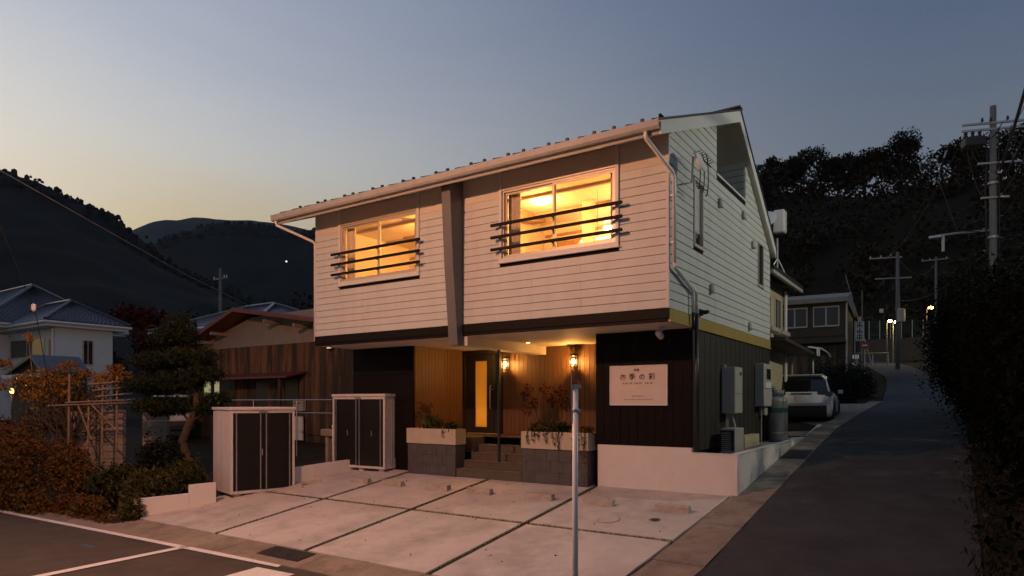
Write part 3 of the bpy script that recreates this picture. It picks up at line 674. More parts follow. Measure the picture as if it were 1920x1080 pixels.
# ------------------------------------------------------------------ things fixed to or standing by the guest house
def text(body, size, x, y, z, parent, align='CENTER', ext=.0008, sx=1.0, space=1.0):
    c = bpy.data.curves.new('lettering', 'FONT'); c.body = body; c.size = size; c.align_x = align; c.extrude = ext; c.space_character = space; c.offset = .0016 if size > .1 else .0005
    o = bpy.data.objects.new('lettering', c); COL.objects.link(o)
    dg = bpy.context.evaluated_depsgraph_get()
    me = bpy.data.meshes.new_from_object(o.evaluated_get(dg)); bpy.data.objects.remove(o)
    me.materials.clear(); me.materials.append(m_ink)
    o = bpy.data.objects.new('lettering', me); COL.objects.link(o); o.parent = parent
    o.rotation_euler = (R(90), 0, 0); o.location = Vector((x, y, z)) - offset(parent); o.scale = (sx, 1, 1)
    return o
sg = thing('signboard', 'pale framed signboard with brush lettering on the black front wall', 'sign', (-1.06, 1.17, 1.62))
MB().box(-1.64, -.48, 1.165, 1.199, 1.64, 2.38).build('panel', m_plate, sg)
MB().box(-1.66, -1.64, 1.155, 1.199, 1.62, 2.40).box(-.48, -.46, 1.155, 1.199, 1.62, 2.40).box(-1.64, -.48, 1.155, 1.199, 1.62, 1.64).box(-1.64, -.48, 1.155, 1.199, 2.38, 2.40).build('frame', m_trim, sg)
text('旅館', .062, -1.09, 1.1635, 2.285, sg)
for ch, x, r, sc in (('四', -1.38, 8, .95), ('季', -1.18, -3, 1.12), ('の', -.98, 6, 1.0), ('彩', -.77, -4, 1.12)):
    l = text(ch, .125 * sc, x, 1.1635, 2.13, sg, ext=.0012); l.rotation_euler = (R(90), R(r), 0)
text('S H I K I N O   I R O', .050, -1.07, 1.1635, 2.035, sg, sx=1.45)
def scribble(n, w, x, z, h, seed):                    # print too small to read: strokes only
    q = random.Random(seed); mb = MB()
    for i in range(n):
        cx = x + (i - (n - 1) / 2) * w
        for k in range(3):
            a = q.uniform(-.42, .1) * w; b = a + q.uniform(.25, .45) * w; zz = z + q.uniform(0, .8) * h
            mb.box(cx + a, cx + b, 1.1630, 1.1648, zz, zz + h * .18)
        a = q.uniform(-.3, .3) * w; mb.box(cx + a, cx + a + w * .12, 1.1628, 1.1648, z, z + h)
    prop(mb.build('small_print', m_ink, sg), kind='stuff')
scribble(9, .027, -1.06, 1.79, .024, 1); scribble(26, .0235, -1.06, 1.725, .020, 2)
# wall lanterns in the porch
m_lg = GLASS('lantern_glass', (1, .9, .75), .15)
def lantern(x, label, power):
    t = thing('wall_lantern', label, 'lantern', (x, 3.2, 2.55), 0, 'porch lanterns')
    MB().box(-.05, .05, -.03, .002, -.02, .30).build('back_plate', m_blackm, t, True)
    MB().box(-.012, .012, -.14, -.03, .285, .30).build('arm', m_blackm, t, True)
    MB().lathe([(.02, .29), (.085, .25), (.09, .235), (.075, .23)], (0, -.14, 0), 8).build('hood', m_blackm, t, True)
    for k in range(4):
        a = math.pi / 4 + k * math.pi / 2; MB().tube([(math.cos(a) * .10, -.14 + math.sin(a) * .10, .228), (math.cos(a) * .075, -.14 + math.sin(a) * .075, 0)], .006, 5).build('cage_bar', m_blackm, t, True)
    MB().lathe([(.08, -.02), (.085, 0), (.07, .008)], (0, -.14, 0), 8).build('base', m_blackm, t, True)
    MB().lathe([(.012, .05), (.035, .08), (.04, .12), (.02, .17)], (0, -.14, 0), 12).build('bulb', m_lamp_warm, t, True)
    d = bpy.data.lights.new('lantern_light', 'POINT'); d.energy = power; d.color = (1, .42, .085); d.shadow_soft_size = .03
    o = bpy.data.objects.new('lantern_light', d); COL.objects.link(o); o.parent = t; o.location = (0, -.17, .10)
    return t
lantern(-5.50, 'lit caged wall lantern just right of the entrance door', 42)
lantern(-3.52, 'lit caged wall lantern near the right end of the porch wall', 42)
t = thing('downlight', 'small round recessed light in the porch ceiling', 'light', (-4.10, 1.96, 3.06))
MB().lathe([(.05, -.012), (.065, -.004), (.065, .003)], n=18).build('ring', m_trim, t, True); MB().lathe([(.045, -.014), (.04, -.010)], n=16).build('lens', EMIT('downlight_glow', (1, .6, .25), 5), t, True)
t = thing('security_camera', 'white dome security camera under the right end of the overhang', 'camera', (-.40, .72, 3.06))
MB().lathe([(.05, 0), (.05, -.05), (.04, -.06)], n=16).build('mount', m_white, t, True, True)
MB().T
mb = MB(); mb.T = Matrix.Translation((-.03, -.05, -.13)) @ Matrix.Rotation(R(65), 4, 'X'); mb.lathe([(.02, -.12), (.06, -.10), (.065, .05), (.03, .09)], n=14); mb.build('body', m_white, t, True, True)
MB().tube([(0, 0, -.05), (-.02, -.03, -.12)], .02, 8).build('arm', m_white, t, True)
t = thing('security_light', 'small dark sensor light on the side wall by the downpipe', 'light', (.0, 1.67, 3.40))
MB().cham(0, .05, -.06, .06, -.06, .06, .012).build('base', m_blackm, t, True); MB().lathe([(.03, 0), (.075, .05), (.08, .07)], (.10, 0, -.04), 14).build('lamp_cup', m_blackm, t, True)
# dish with ring antenna high on the front corner
t = thing('antenna', 'white dish and black looped aerial on the side wall near the eave', 'antenna', (0, .55, 5.75))
mb = MB(); mb.T = Matrix.Translation((.32, -.05, .10)) @ Matrix.Rotation(R(70), 4, 'Y'); mb.lathe([(.02, 0), (.10, .012), (.18, .05), (.21, .08), (.205, .085), (.17, .06), (.01, .015)], n=22); mb.build('dish', m_white, t, True, True)
MB().tube([(0, 0, -.2), (.22, 0, -.2), (.24, 0, .25)], .018, 8).build('bracket', m_steel, t, True)
for i, (rr, yy) in enumerate(((.30, .10), (.34, .22), (.38, .34))):
    MB().tube([(.30 + .03 * i, yy + math.sin(a) * rr * .35, math.cos(a) * rr) for a in np.linspace(-.2, math.pi + .2, 14)], .009, 6).build('loop_element', m_cable, t, True)
MB().tube([(.30, -.1, .30), (.36, .62, .22)], .010, 6).build('boom', m_cable, t, True)
MB().tube([(.30, .0, -.28), (.36, .45, -.26)], .010, 6).build('boom', m_cable, t, True)
for y in np.linspace(-.08, .6, 7): MB().tube([(.26, y, .27), (.40, y + .03, .31)], .007, 5).build('director', m_cable, t, True)
# planters
def planter(x0, x1, y0, y1, label, seed):
    t = thing('planter', label, 'planter', ((x0 + x1) / 2, y0, 0), 0, 'tiled planters by the steps')
    zb = pz(0, y0) - .05
    MB().box(x0 + .012, x1 - .012, y0 + .012, y1, zb, .70).build('core', m_grout, t)
    q = random.Random(seed)
    z = -.02 + (.0); h = .235; rowi = 0
    while z < .69:
        x = x0 - (q.uniform(.05, .2) if rowi % 2 else 0); z1 = min(z + h, .70)
        while x < x1 - .01:
            a = max(x, x0); b = min(x + .30, x1)
            if b - a > .02: piece('tile', t, m_tile, a + .003, b - .003, y0 + q.uniform(-.003, .003), y0 + .013, z + .003, z1 - .003)
            x += .30
        y = y0 + .014
        while y < y1 - .02:
            b = min(y + .30, y1)
            for xx, s in ((x1, 1), (x0, -1)):
                piece('tile', t, m_tile, min(xx, xx - s * .013), max(xx, xx - s * .013), y + .003, b - .003, z + .003, z1 - .003)
            y += .30
        z += h; rowi += 1
    MB().box(x0 - .02, x1 + .02, y0 - .02, y0 + .05, .705, 1.06).box(x1 - .05, x1 + .02, y0 + .05, y1, .705, 1.06).box(x0 - .02, x0 + .05, y0 + .05, y1, .705, 1.06).box(x0 + .05, x1 - .05, y1 - .05, y1, .705, 1.06).build('upper_box', m_plant, t)
    MB().box(x0 + .05, x1 - .05, y0 + .05, y1 - .05, .7, 1.02).build('potting_soil', m_soil, t)
    return t
planter(-6.92, -5.45, .98, 1.34, 'tiled planter box with cream rim left of the entrance steps', 4)
planter(-3.62, -2.06, .98, 1.42, 'tiled planter box with cream rim right of the entrance steps', 8)

# storage sheds
def shed(w, dpt, h, label, loc, rz, split):
    t = thing('storage_shed', label, 'storage shed', loc, rz, 'steel storage sheds')
    # local: front at y=0 facing -y, x 0..w, legs below
    MB().box(0, w, .03, .06, .09, h - .07).box(.0, .03, .06, dpt, .09, h - .07).box(w - .03, w, .06, dpt, .09, h - .07).box(.03, w - .03, dpt - .03, dpt, .09, h - .07).build('body', m_shed, t, True)
    MB().cham(-.03, w + .03, -.05, dpt + .03, h - .07, h, .012).build('roof', m_shed, t, True)
    MB().box(-.005, .05, -.02, .03, .09, h - .07).box(w - .05, w + .005, -.02, .03, .09, h - .07).box(.05, w - .05, -.02, .03, .09, .15).box(.05, w - .05, -.02, .03, h - .13, h - .07).build('front_frame', m_shed, t, True)
    n = len(split) - 1
    for i in range(n):
        a, b = split[i], split[i + 1]
        dl = MB().box(a + .004, b - .004, -.012 - .014 * (i % 2), .012 - .014 * (i % 2), .155, h - .135).build('door', m_shedd, t, True)
        hs = (a + .07, b - .07)
        MB().box(a + .05, a + .075, -.03 - .014 * (i % 2), -.012 - .014 * (i % 2), .16, h - .14).build('pull_strip', m_steel, dl, True)
        if n == 2 and i == 1 or n == 2 and i == 0:
            MB().box(b - .075, b - .05, -.03 - .014 * (i % 2), -.012 - .014 * (i % 2), .16, h - .14).build('pull_strip', m_steel, dl, True)
    for xx in ([w * .5 - .03] if w < 1.6 else [w * .30, w * .76]):
        MB().box(xx - .012, xx + .012, -.036, -.027, h * .46, h * .53).build('lock', m_steel, t, True)
    for xx in (-.004, w - .002):
        for yy in (dpt * .36, dpt * .68): MB().box(xx, xx + .006, yy, yy + .02, .10, h - .08).build('side_rib', m_shed, t, True)
    MB().box(w * .5 - .10, w * .5 + .10, -.032, -.021, h - .125, h - .085).build('maker_plate', m_steel, t, True)
    for xx in (.08, w * .5, w - .22):
        for yy in (.02, dpt - .2): MB().box(xx, xx + .15, yy, yy + .15, -.06, .09).build('foot_block', M_STOP, t, True)
    return t
a = R(75)
shed(1.45, 1.20, 2.02, 'pale steel storage shed with black doors at the left edge of the parking', (-9.23, -2.22, -.45), a, [.06, .72, 1.39])
shed(1.80, .62, 1.95, 'steel storage shed with two black door leaves before the left ground-floor wall', (-9.36, .80, -.06), R(2), [.06, .90, 1.74])
# low walls at the left edge of the parking
dx, dy = .37, .93
def wall_run(p, q, z0, z1a, z1b, th, m, name, label):
    p = Vector(p); q = Vector(q); d = (q - p).normalized(); n = Vector((-d.y, d.x)) * th
    vs = []
    for pt, zt in ((p, z1a), (q, z1b)):
        for off in (Vector((0, 0)), n): vs += [(pt.x + off.x, pt.y + off.y, z0), (pt.x + off.x, pt.y + off.y, zt)]
    return prop(MB().add(vs, [(0, 1, 5, 4), (2, 6, 7, 3), (0, 2, 3, 1), (4, 5, 7, 6), (1, 3, 7, 5), (0, 4, 6, 2)]).build(name, m), label, 'wall')
lw2 = thing('boundary_wall', 'low stepped white wall at the left front of the parking', 'wall', (-9.83, -4.0, -.75))
def wrun(p, q, z0, za, zb, th, m, parent):
    w = wall_run(p, q, z0, za, zb, th, m, 'wall_block', None); del w['category']; w.parent = parent; w.location = -offset(parent); return w
wrun((-9.83, -4.02), (-9.44, -3.05), -.85, -.30, -.26, .12, m_wall, lw2)
wrun((-9.438, -3.045), (-9.25, -2.55), -.85, -.08, -.06, .12, m_wall, lw2)
lw3 = thing('boundary_wall', 'low pale blue-grey wall between the two storage sheds', 'wall', (-8.9, .3, -.3))
wrun((-9.0, -.75), (-8.75, .85), -.4, .12, .22, .12, m_wall, lw3)
wrun((-9.02, .86), (-8.75, .86), -.4, .12, .22, .12, m_wall, lw3)

# service boxes along the side wall
def wall_box(y0, y1, z0, z1, dp, label, name, m=None, window=False):
    t = thing(name, label, 'meter box', (0, (y0 + y1) / 2, z0))
    MB().cham(.0, dp, y0, y1, z0, z1, .012).build('case', m or m_box, t)
    zs = z0 + (z1 - z0) * .42
    MB().box(dp, dp + .004, y0 + .01, y1 - .01, zs, zs + .008).build('seam', m_blackm, t)
    if window: MB().box(dp, dp + .012, y0 + .15, y1 - .15, z0 + .62, z1 - .08).build('window_frame', m_box, t); MB().box(dp + .012, dp + .016, y0 + .2, y1 - .2, z0 + .66, z1 - .12).build('window_glass', m_dkglass, t); MB().box(dp, dp + .01, y0 + .15, y1 - .15, z0 + .45, z0 + .60).build('nameplate', m_white, t)
    else: MB().box(dp, dp + .008, y1 - .2, y1 - .1, z1 - .17, z1 - .10).build('vent_slot', m_blackm, t); MB().lathe([(.02, 0), (.03, .04), (.01, .06)], (.05, y0 + .08, z1 - .005), 10).build('cable_gland', m_box, t)
    return t
wall_box(3.05, 3.62, 1.45, 2.42, .28, 'beige wall-hung water heater box above the outdoor unit', 'water_heater')
wall_box(5.78, 6.60, 1.58, 2.62, .22, 'tall grey meter box with a small window near the back corner', 'meter_box', window=True)
t = thing('conduit', 'thin pipes running down below the water heater box', 'pipe', (.06, 3.2, .7))
for y, b in ((3.12, 0), (3.22, .0), (3.5, .06)):
    MB().tube([(.08, y, 1.45), (.08 + b, y + b, 1.15), (.08 + b * .5, y + b, .65)], .014 if b == 0 else .022, 7).build('pipe', m_cream if b == 0 else m_white, t)
t = thing('conduit', 'thin pipe below the tall grey meter box', 'pipe', (.06, 6.1, .7))
MB().tube([(.08, 6.1, 1.58), (.08, 6.1, .66)], .014, 7).build('pipe', m_box, t); MB().cham(.0, .14, 6.2, 6.5, 1.36, 1.57, .01).build('junction', m_box, t)
t = thing('outdoor_unit', 'small air conditioner outdoor unit on the ground by the side wall', 'air conditioner', (.30, 2.75, .62), R(0))
MB().cham(-.14, .14, -.30, .36, .05, .54, .012).build('case', m_box, t, True)
MB().box(-.142, .13, -.306, -.30, .09, .50).build('grille_back', m_blackm, t, True)
for k in range(9): MB().box(-.12, .06, -.312, -.306, .105 + k * .042, .118 + k * .042).build('grille_bar', m_box, t, True)
for s in (-.22, .28): MB().box(-.16, .16, s - .03, s + .03, 0, .05).build('foot', m_blackm, t, True)
for i, (y, sc) in enumerate(((6.72, 1.0), (7.12, .98))):
    t = thing('gas_cylinder', ['nearer grey gas cylinder with valve behind the meter box', 'farther grey gas cylinder at the back corner of the guest house'][i], 'gas cylinder', (.30, y, .70), 0, 'gas cylinders by the side wall')
    MB().lathe([(.17, 0), (.185, .03), (.185, 1.0), (.16, 1.09), (.08, 1.13), (.05, 1.15)], n=20).build('tank', M('cylinder_grey', (.20, .21, .205), .4, .15, 6) if i == 0 else bpy.data.materials['cylinder_grey'], t, True, True)
    MB().lathe([(.10, 1.13), (.105, 1.30), (.095, 1.30), (.09, 1.14)], n=16).build('collar', bpy.data.materials['cylinder_grey'], t, True, True)
    MB().lathe([(.03, 1.14), (.025, 1.24), (.05, 1.25), (.05, 1.28)], n=10).build('valve', m_steel, t, True)
    MB().lathe([(.188, .20), (.188, .23), (.187, .231)], n=20).build('chain_band', m_steel, t, True)
    MB().lathe([(.1865, .72), (.1865, .84)], n=20).build('green_band', M('band_green', (.02, .10, .07), .5) if i == 0 else bpy.data.materials['band_green'], t, True)
t = thing('gas_regulator', 'brass regulator with a looped hose above the gas cylinders', 'regulator', (.05, 6.85, 1.95))
MB().lathe([(.02, -.05), (.09, -.02), (.09, .02), (.02, .05)], (.12, 0, .1), 14).build('regulator_body', m_steel, t, True)
MB().tube([(.12, 0, .05), (.22, -.05, .0), (.28, -.1, -.02), (.26, -.13, -.05)], .014, 7).build('hose', m_cable, t, True); MB().tube([(.0, 0, .1), (.12, 0, .1)], .015, 7).build('bracket', m_steel, t, True)
# pole with a sign seen edge-on, close to the camera
t = thing('sign_pole', 'slim white steel pole with a thin sign plate seen edge-on', 'sign pole', (.84, -4.88, -.70))
MB().tube([(0, 0, -.1), (0, 0, 2.56)], .0303, 18).build('pole', m_white, t, True, True)
MB().lathe([(.031, 2.565), (.033, 2.57), (.033, 2.60), (.02, 2.61)], n=16).build('red_cap', M('red_reflector', (.35, .05, .035), .4), t, True)
mb = MB(); mb.T = Matrix.Rotation(YAW + R(90) + R(-5), 4, 'Z')
mb.box(-.21, .21, .036, .040, 2.52, 2.86); mb.build('sign_plate', m_white, t, True)
for z in (2.28, 2.53):
    MB().lathe([(.034, z), (.036, z + .005), (.036, z + .03), (.034, z + .035)], n=16).build('clamp', m_steel, t, True)
    mb = MB(); mb.T = Matrix.Rotation(YAW + R(90), 4, 'Z'); mb.box(-.02, .02, -.06, .036, z, z + .03); mb.build('clamp_bolt', m_steel, t, True)
mb = MB(); mb.T = Matrix.Rotation(YAW + R(85), 4, 'Z'); mb.box(-.02, .02, .030, .042, 2.18, 2.55); mb.build('sign_bracket', m_steel, t, True)

def at(px, Z): X = (px - 960) / 1242 * Z; return (4.10 + math.cos(YAW) * X - math.sin(YAW) * Z, -10.885 + math.sin(YAW) * X + math.cos(YAW) * Z)
def zat(py, Z): return 1.684 + (754 - py) / 1242 * Z
# ------------------------------------------------------------------ foliage helpers
NPR = np.random.default_rng(11)
def leaves(name, pts, size, m, parent=None, aspect=.45, up=None, jitter=.35, local=True):
    """one quad leaf per point, at random angles (or leaning towards up)"""
    n = len(pts); pts = np.asarray(pts, float)
    d = NPR.normal(size=(n, 3))
    if up is not None: d = d * .55 + np.asarray(up)
    d /= np.linalg.norm(d, axis=1)[:, None]
    e = np.cross(d, NPR.normal(size=(n, 3))); e /= np.linalg.norm(e, axis=1)[:, None]
    s = size * (1 + jitter * NPR.uniform(-1, 1, (n, 1)))
    nrm = np.cross(d, e)
    a = pts - d * s * .5; b = pts + e * s * aspect * .5 + nrm * s * .08; c = pts + d * s * .5; f = pts - e * s * aspect * .5 + nrm * s * .08
    v = np.stack([a, b, c, f], 1).reshape(-1, 3)
    me = bpy.data.meshes.new(name); me.vertices.add(4 * n); me.vertices.foreach_set('co', v.ravel())
    me.loops.add(4 * n); me.loops.foreach_set('vertex_index', np.arange(4 * n))
    me.polygons.add(n); me.polygons.foreach_set('loop_start', np.arange(0, 4 * n, 4)); me.polygons.foreach_set('loop_total', np.full(n, 4))
    me.materials.append(m); me.update(); me.validate()
    return link(name, me, parent, local)
def blob(c, r, n, shell=.55):
    """points in an uneven ellipsoid, more of them near its skin"""
    d = NPR.normal(size=(n, 3)); d /= np.linalg.norm(d, axis=1)[:, None]
    q = shell + (1 - shell) * NPR.random((n, 1)) ** .5
    q *= 1 + .22 * np.sin(d[:, :1] * 5 + c[0]) * np.sin(d[:, 1:2] * 6 + c[1]) + .12 * NPR.normal(size=(n, 1))
    return np.asarray(c) + d * q * np.asarray(r)
def limb(mb, p, q, r0, r1, bend=.15, n=5, seed=0):
    g = random.Random(seed); p = Vector(p); q = Vector(q); L = (q - p).length
    o = Vector((g.uniform(-1, 1), g.uniform(-1, 1), g.uniform(-.4, .4))) * bend * L
    mb.tube([p.lerp(q, t) + o * math.sin(math.pi * t) for t in np.linspace(0, 1, n)], [r0 + (r1 - r0) * t for t in np.linspace(0, 1, n)], 7)
f_pine = LEAF('pine_needle', [(.008, .014, .007), (.018, .026, .010), (.035, .036, .012)])
f_dark = LEAF('dark_evergreen_leaf', [(.006, .009, .005), (.012, .016, .008), (.020, .022, .010)])
f_brown = LEAF('russet_shrub_leaf', [(.045, .020, .008), (.125, .050, .013), (.10, .065, .017), (.045, .048, .015)])
f_olive = LEAF('olive_shrub_leaf', [(.020, .024, .009), (.050, .050, .016), (.095, .075, .025)])
f_gold = LEAF('orange_maple_leaf', [(.16, .075, .015), (.30, .14, .02), (.40, .22, .03)])
f_green = LEAF('mid_green_leaf', [(.012, .022, .007), (.028, .042, .010), (.045, .060, .014)])
f_red = LEAF('dark_red_leaf', [(.05, .006, .006), (.10, .012, .010), (.13, .03, .015)])
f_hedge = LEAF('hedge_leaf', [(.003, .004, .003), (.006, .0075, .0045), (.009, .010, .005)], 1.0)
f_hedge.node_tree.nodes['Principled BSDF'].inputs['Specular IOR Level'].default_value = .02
f_far = LEAF('distant_crown', [(.012, .015, .013), (.018, .021, .015), (.026, .021, .016), (.020, .024, .015)], .9)
f_wood = LEAF('autumn_wood_leaf', [(.016, .016, .009), (.034, .025, .013), (.055, .034, .015), (.040, .040, .014)])
f_fern = LEAF('planter_leaf', [(.03, .045, .012), (.07, .075, .02), (.11, .10, .03)])

# plants in the planters
def planter_plant(name, label, cx, cy, z, n, spread, m, up, size, droop=0):
    t = thing(name, label, 'plant', (cx, cy, z))
    p = blob((0, 0, spread * .45), (spread, spread * .45, spread * .5), n, .3)
    leaves('foliage', p, size, m, t, .3, up)
    mb = MB()
    for k in range(7): limb(mb, (random.Random(k).uniform(-.1, .1), 0, -.05), p[k * 3], .008, .003, .1, 4, k)
    mb.build('stems', m_bark, t, True)
    if droop:
        q = []
        for k in range(8):                               # hanging strands
            sx = NPR.uniform(-spread, spread); ln = droop * NPR.uniform(.3, 1); wob = NPR.uniform(-.08, .08)
            for u in np.linspace(0, 1, int(6 + ln * 40)): q.append((sx + wob * u + NPR.normal(0, .010), -.19 - .05 * math.sin(min(1, u * 3) * 1.57) + NPR.normal(0, .006), .05 - u * ln))
        leaves('trailing_leaves', q, .05, f_brown if m is f_brown else f_green, t, .45, (0, 0, -.8))
planter_plant('fern_plant', 'spiky green plant in the left planter', -6.35, 1.22, 1.03, 420, .30, f_fern, (0, -.1, .5), .17, .25)
planter_plant('trailing_plant', 'dark trailing plant at the right end of the left planter', -5.72, 1.2, 1.03, 220, .20, f_green, (0, -.2, .3), .09, .28)
planter_plant('trailing_plant', 'green plant trailing over the left end of the right planter', -3.30, 1.16, 1.03, 320, .24, f_fern, (0, -.2, .4), .11, .3)
planter_plant('trailing_plant', 'leafy plant hanging over the middle of the right planter', -2.80, 1.16, 1.03, 300, .24, f_green, (0, -.1, .4), .11, .4)
planter_plant('trailing_plant', 'reddish creeper spilling over the right end of the right planter', -2.18, 1.16, 1.02, 220, .18, f_brown, (0, -.1, .3), .09, .75)
def twiggy(name, label, loc, h, m, n, seed):
    g = random.Random(seed); t = thing(name, label, 'shrub', loc); mb = MB(); tips = []
    for k in range(11):
        a = g.uniform(0, 6.28); rr = g.uniform(.15, .5) * h; tip = (math.cos(a) * rr, math.sin(a) * rr * .5, g.uniform(.45, 1) * h)
        limb(mb, (0, 0, 0), tip, .012, .004, .12, 5, seed + k); tips.append(tip)
    mb.build('branches', m_bark, t, True)
    leaves('foliage', np.concatenate([blob(tp, (.13 * h, .10 * h, .12 * h), n // 11, .2) for tp in tips]), .075, m, t, .5)
twiggy('red_maple_shrub', 'small red-leaved shrub on the porch between door and right lantern', (-4.15, 2.75, .85), 1.25, f_red, 460, 3)
twiggy('potted_shrub', 'thin dark shrub at the left end of the left planter', (-6.72, 1.35, 1.0), .75, f_brown, 240, 9)

# ------------------------------------------------------------------ left garden: pine, shrubs, fence, gate blocks
pt = thing('pine_tree', 'crooked garden pine with cloud-like crown left of the pale shed', 'pine tree', (-11.25, -1.75, -.42))
mb = MB()
trunk = [(.0, .0, 0), (-.02, .0, .35), (-.34, -.1, .75), (-.47, -.15, 1.15), (-.20, -.1, 1.62), (.0, -.05, 1.95), (-.10, 0, 2.30), (-.45, 0, 2.75), (-.75, 0, 3.2), (-.8, .05, 3.7)]
mb.tube(trunk, [.13, .115, .11, .105, .10, .095, .08, .06, .045, .03], 9)
pads = [((-.95, -.1, 3.75), (.75, .6, .38)), ((-1.45, -.2, 3.15), (.75, .65, .36)), ((-.35, .0, 3.2), (.75, .7, .36)), ((.15, .05, 2.8), (.55, .5, .32)), ((-1.7, -.2, 2.55), (.85, .7, .36)),
        ((-.7, -.2, 2.6), (.9, .7, .36)), ((.55, .1, 2.2), (.36, .4, .22)), ((-1.35, -.2, 2.0), (.9, .6, .34)), ((-.55, -.25, 2.05), (.6, .5, .28)), ((.42, 0, 1.95), (.45, .4, .2)), ((-.9, 0, 4.05), (.35, .3, .25))]
for k, (c, r) in enumerate(pads): limb(mb, trunk[6 + k % 4] if c[2] > 2.4 else trunk[4 + k % 2], (c[0], c[1], c[2] - .1), .04, .012, .1, 5, k)
mb.build('trunk', m_bark, pt, True, True)
leaves('needles', np.concatenate([blob(c, (r[0], r[1], r[2] * .72), int(2300 * r[0] * r[1] / .4), .25) for c, r in pads] + [blob((-1.0 + .16 * k, -.1, 3.9 + .25 * math.sin(k * 2.1)), (.09, .09, .26), 110, .2) for k in range(-3, 7)]), .13, f_pine, pt, .16, (0, 0, .6))
def shrub(name, label, loc, blobs, m, size, n, group=None, stems=8, up=None, aspect=.45, cat='shrub'):
    t = thing(name, label, cat, loc, 0, group); mb = MB(); g = random.Random(int(abs(loc[0]) * 100))
    for k in range(stems):
        c, r = blobs[k % len(blobs)]
        limb(mb, (c[0] * .3 + g.uniform(-.1, .1), c[1] * .3 + g.uniform(-.1, .1), -.05), (c[0] + g.uniform(-.5, .5) * r[0], c[1] + g.uniform(-.5, .5) * r[1], c[2] + g.uniform(-.2, .6) * r[2]), .02, .005, .12, 5, k)
    mb.build('stems', m_bark, t, True)
    vol = [r[0] * r[1] * r[2] for c, r in blobs]; tot = sum(vol)
    leaves('foliage', np.concatenate([blob(c, r, int(n * v / tot), .45) for (c, r), v in zip(blobs, vol)]), size, m, t, aspect, up)
    return t
GS = 'shrubs along the left garden edge'
def gloc(px, Z): x, y = at(px, Z); return (x, y, lz(y) - .04)
shrub('russet_shrub', 'tall russet shrub at the left edge of the picture', gloc(30, 15.6), [((-.3, 0, 1.25), (1.0, .7, .85)), ((.6, .1, 1.0), (.75, .6, .8)), ((-1.2, 0, 1.3), (.8, .6, .8)), ((.1, -.2, .6), (1.0, .5, .55))], f_brown, .085, 10500, GS)
shrub('russet_shrub', 'russet shrub before the bamboo trellis', gloc(135, 15.2), [((0, 0, .8), (.50, .5, .65)), ((-.35, 0, 1.05), (.45, .4, .5)), ((.35, 0, .5), (.35, .4, .4))], f_brown, .08, 5200, GS)
shrub('olive_shrub', 'leafy olive shrub right of the russet ones', gloc(205, 14.9), [((0, 0, .5), (.5, .45, .45)), ((.35, .1, .62), (.4, .4, .38)), ((-.3, -.1, .4), (.4, .3, .35))], f_olive, .12, 3600, GS, up=(0, -.2, .4), aspect=.3)
shrub('olive_shrub', 'spiky green shrub just left of the low white wall', gloc(268, 14.3), [((0, 0, .42), (.45, .45, .38)), ((.35, .35, .50), (.35, .4, .34)), ((-.3, .3, .5), (.4, .4, .40))], f_olive, .16, 3200, GS, up=(0, -.1, .5), aspect=.2)
shrub('olive_shrub', 'grassy clump hanging over the end of the low white wall', gloc(246, 13.5), [((0, 0, .25), (.26, .22, .30))], f_olive, .20, 800, GS, up=(0, -.2, .4), aspect=.14)
shrub('olive_shrub', 'green shrub behind the step of the low white wall', gloc(345, 14.9), [((0, 0, .55), (.5, .4, .40)), ((.3, 0, .65), (.3, .3, .35))], f_olive, .13, 2400, GS, up=(0, -.1, .5), aspect=.22)
shrub('dark_shrub', 'dark shrub beside the pine trunk', gloc(300, 16.2), [((0, 0, .7), (.7, .5, .7)), ((.5, .3, .5), (.4, .4, .5)), ((-.5, .1, .5), (.5, .4, .5))], f_dark, .09, 5200, GS)
shrub('russet_shrub', 'thin brown-leaved low shrub on the road edge', gloc(165, 14.2), [((0, 0, .24), (.6, .3, .26)), ((-.8, .05, .22), (.5, .3, .24))], f_brown, .075, 2200, GS)
shrub('russet_shrub', 'low brown ground shrub at the foot of the tall russet shrub', gloc(55, 14.9), [((0, 0, .28), (.8, .3, .3)), ((-1.0, 0, .32), (.8, .3, .34))], f_brown, .08, 3200, GS)
mx, my = at(130, 18.3)
yt = thing('orange_maple', 'small orange-leaved tree above the bamboo trellis', 'tree', (mx, my, lz(my)), YAW); mb = MB(); mpts = []
for k, (px, py, r) in enumerate(((15, 682, .22), (72, 708, .30), (95, 700, .34), (100, 722, .34), (128, 716, .30), (60, 726, .28), (138, 686, .22), (160, 700, .18), (185, 708, .26), (205, 714, .26), (228, 704, .2), (32, 712, .24), (8, 722, .26), (215, 690, .16), (45, 742, .26), (90, 745, .24), (118, 738, .22))):
    c = ((px - 130) / 1242 * 18.3, (k % 3 - 1) * .2, zat(py, 18.3) - lz(my)); mpts.append(blob(c, (r * 1.5, r, r * .75), int(190 * r / .25), .25))
    limb(mb, (.1 * (k % 4) - .2, 0, .3 + .08 * k), c, .03, .006, .1, 5, k)
mb.tube([(0, 0, -.1), (.05, 0, 1.0), (-.1, 0, 2.2)], [.07, .05, .03], 7); mb.build('trunk', m_bark, yt, True)
leaves('foliage', np.concatenate(mpts), .085, f_gold, yt, .55)
MB().tube([(-1.0, 0, 2.0), (-1.02, 0, 3.0), (-1.15, 0, 4.15)], [.018, .012, .006], 6).build('bare_shoot', m_bamboo, yt, True); leaves('shoot_leaves', blob((-1.12, 0, 4.0), (.14, .14, .18), 70, .2), .08, f_gold, yt)
gx2, gy2 = at(165, 19.4)
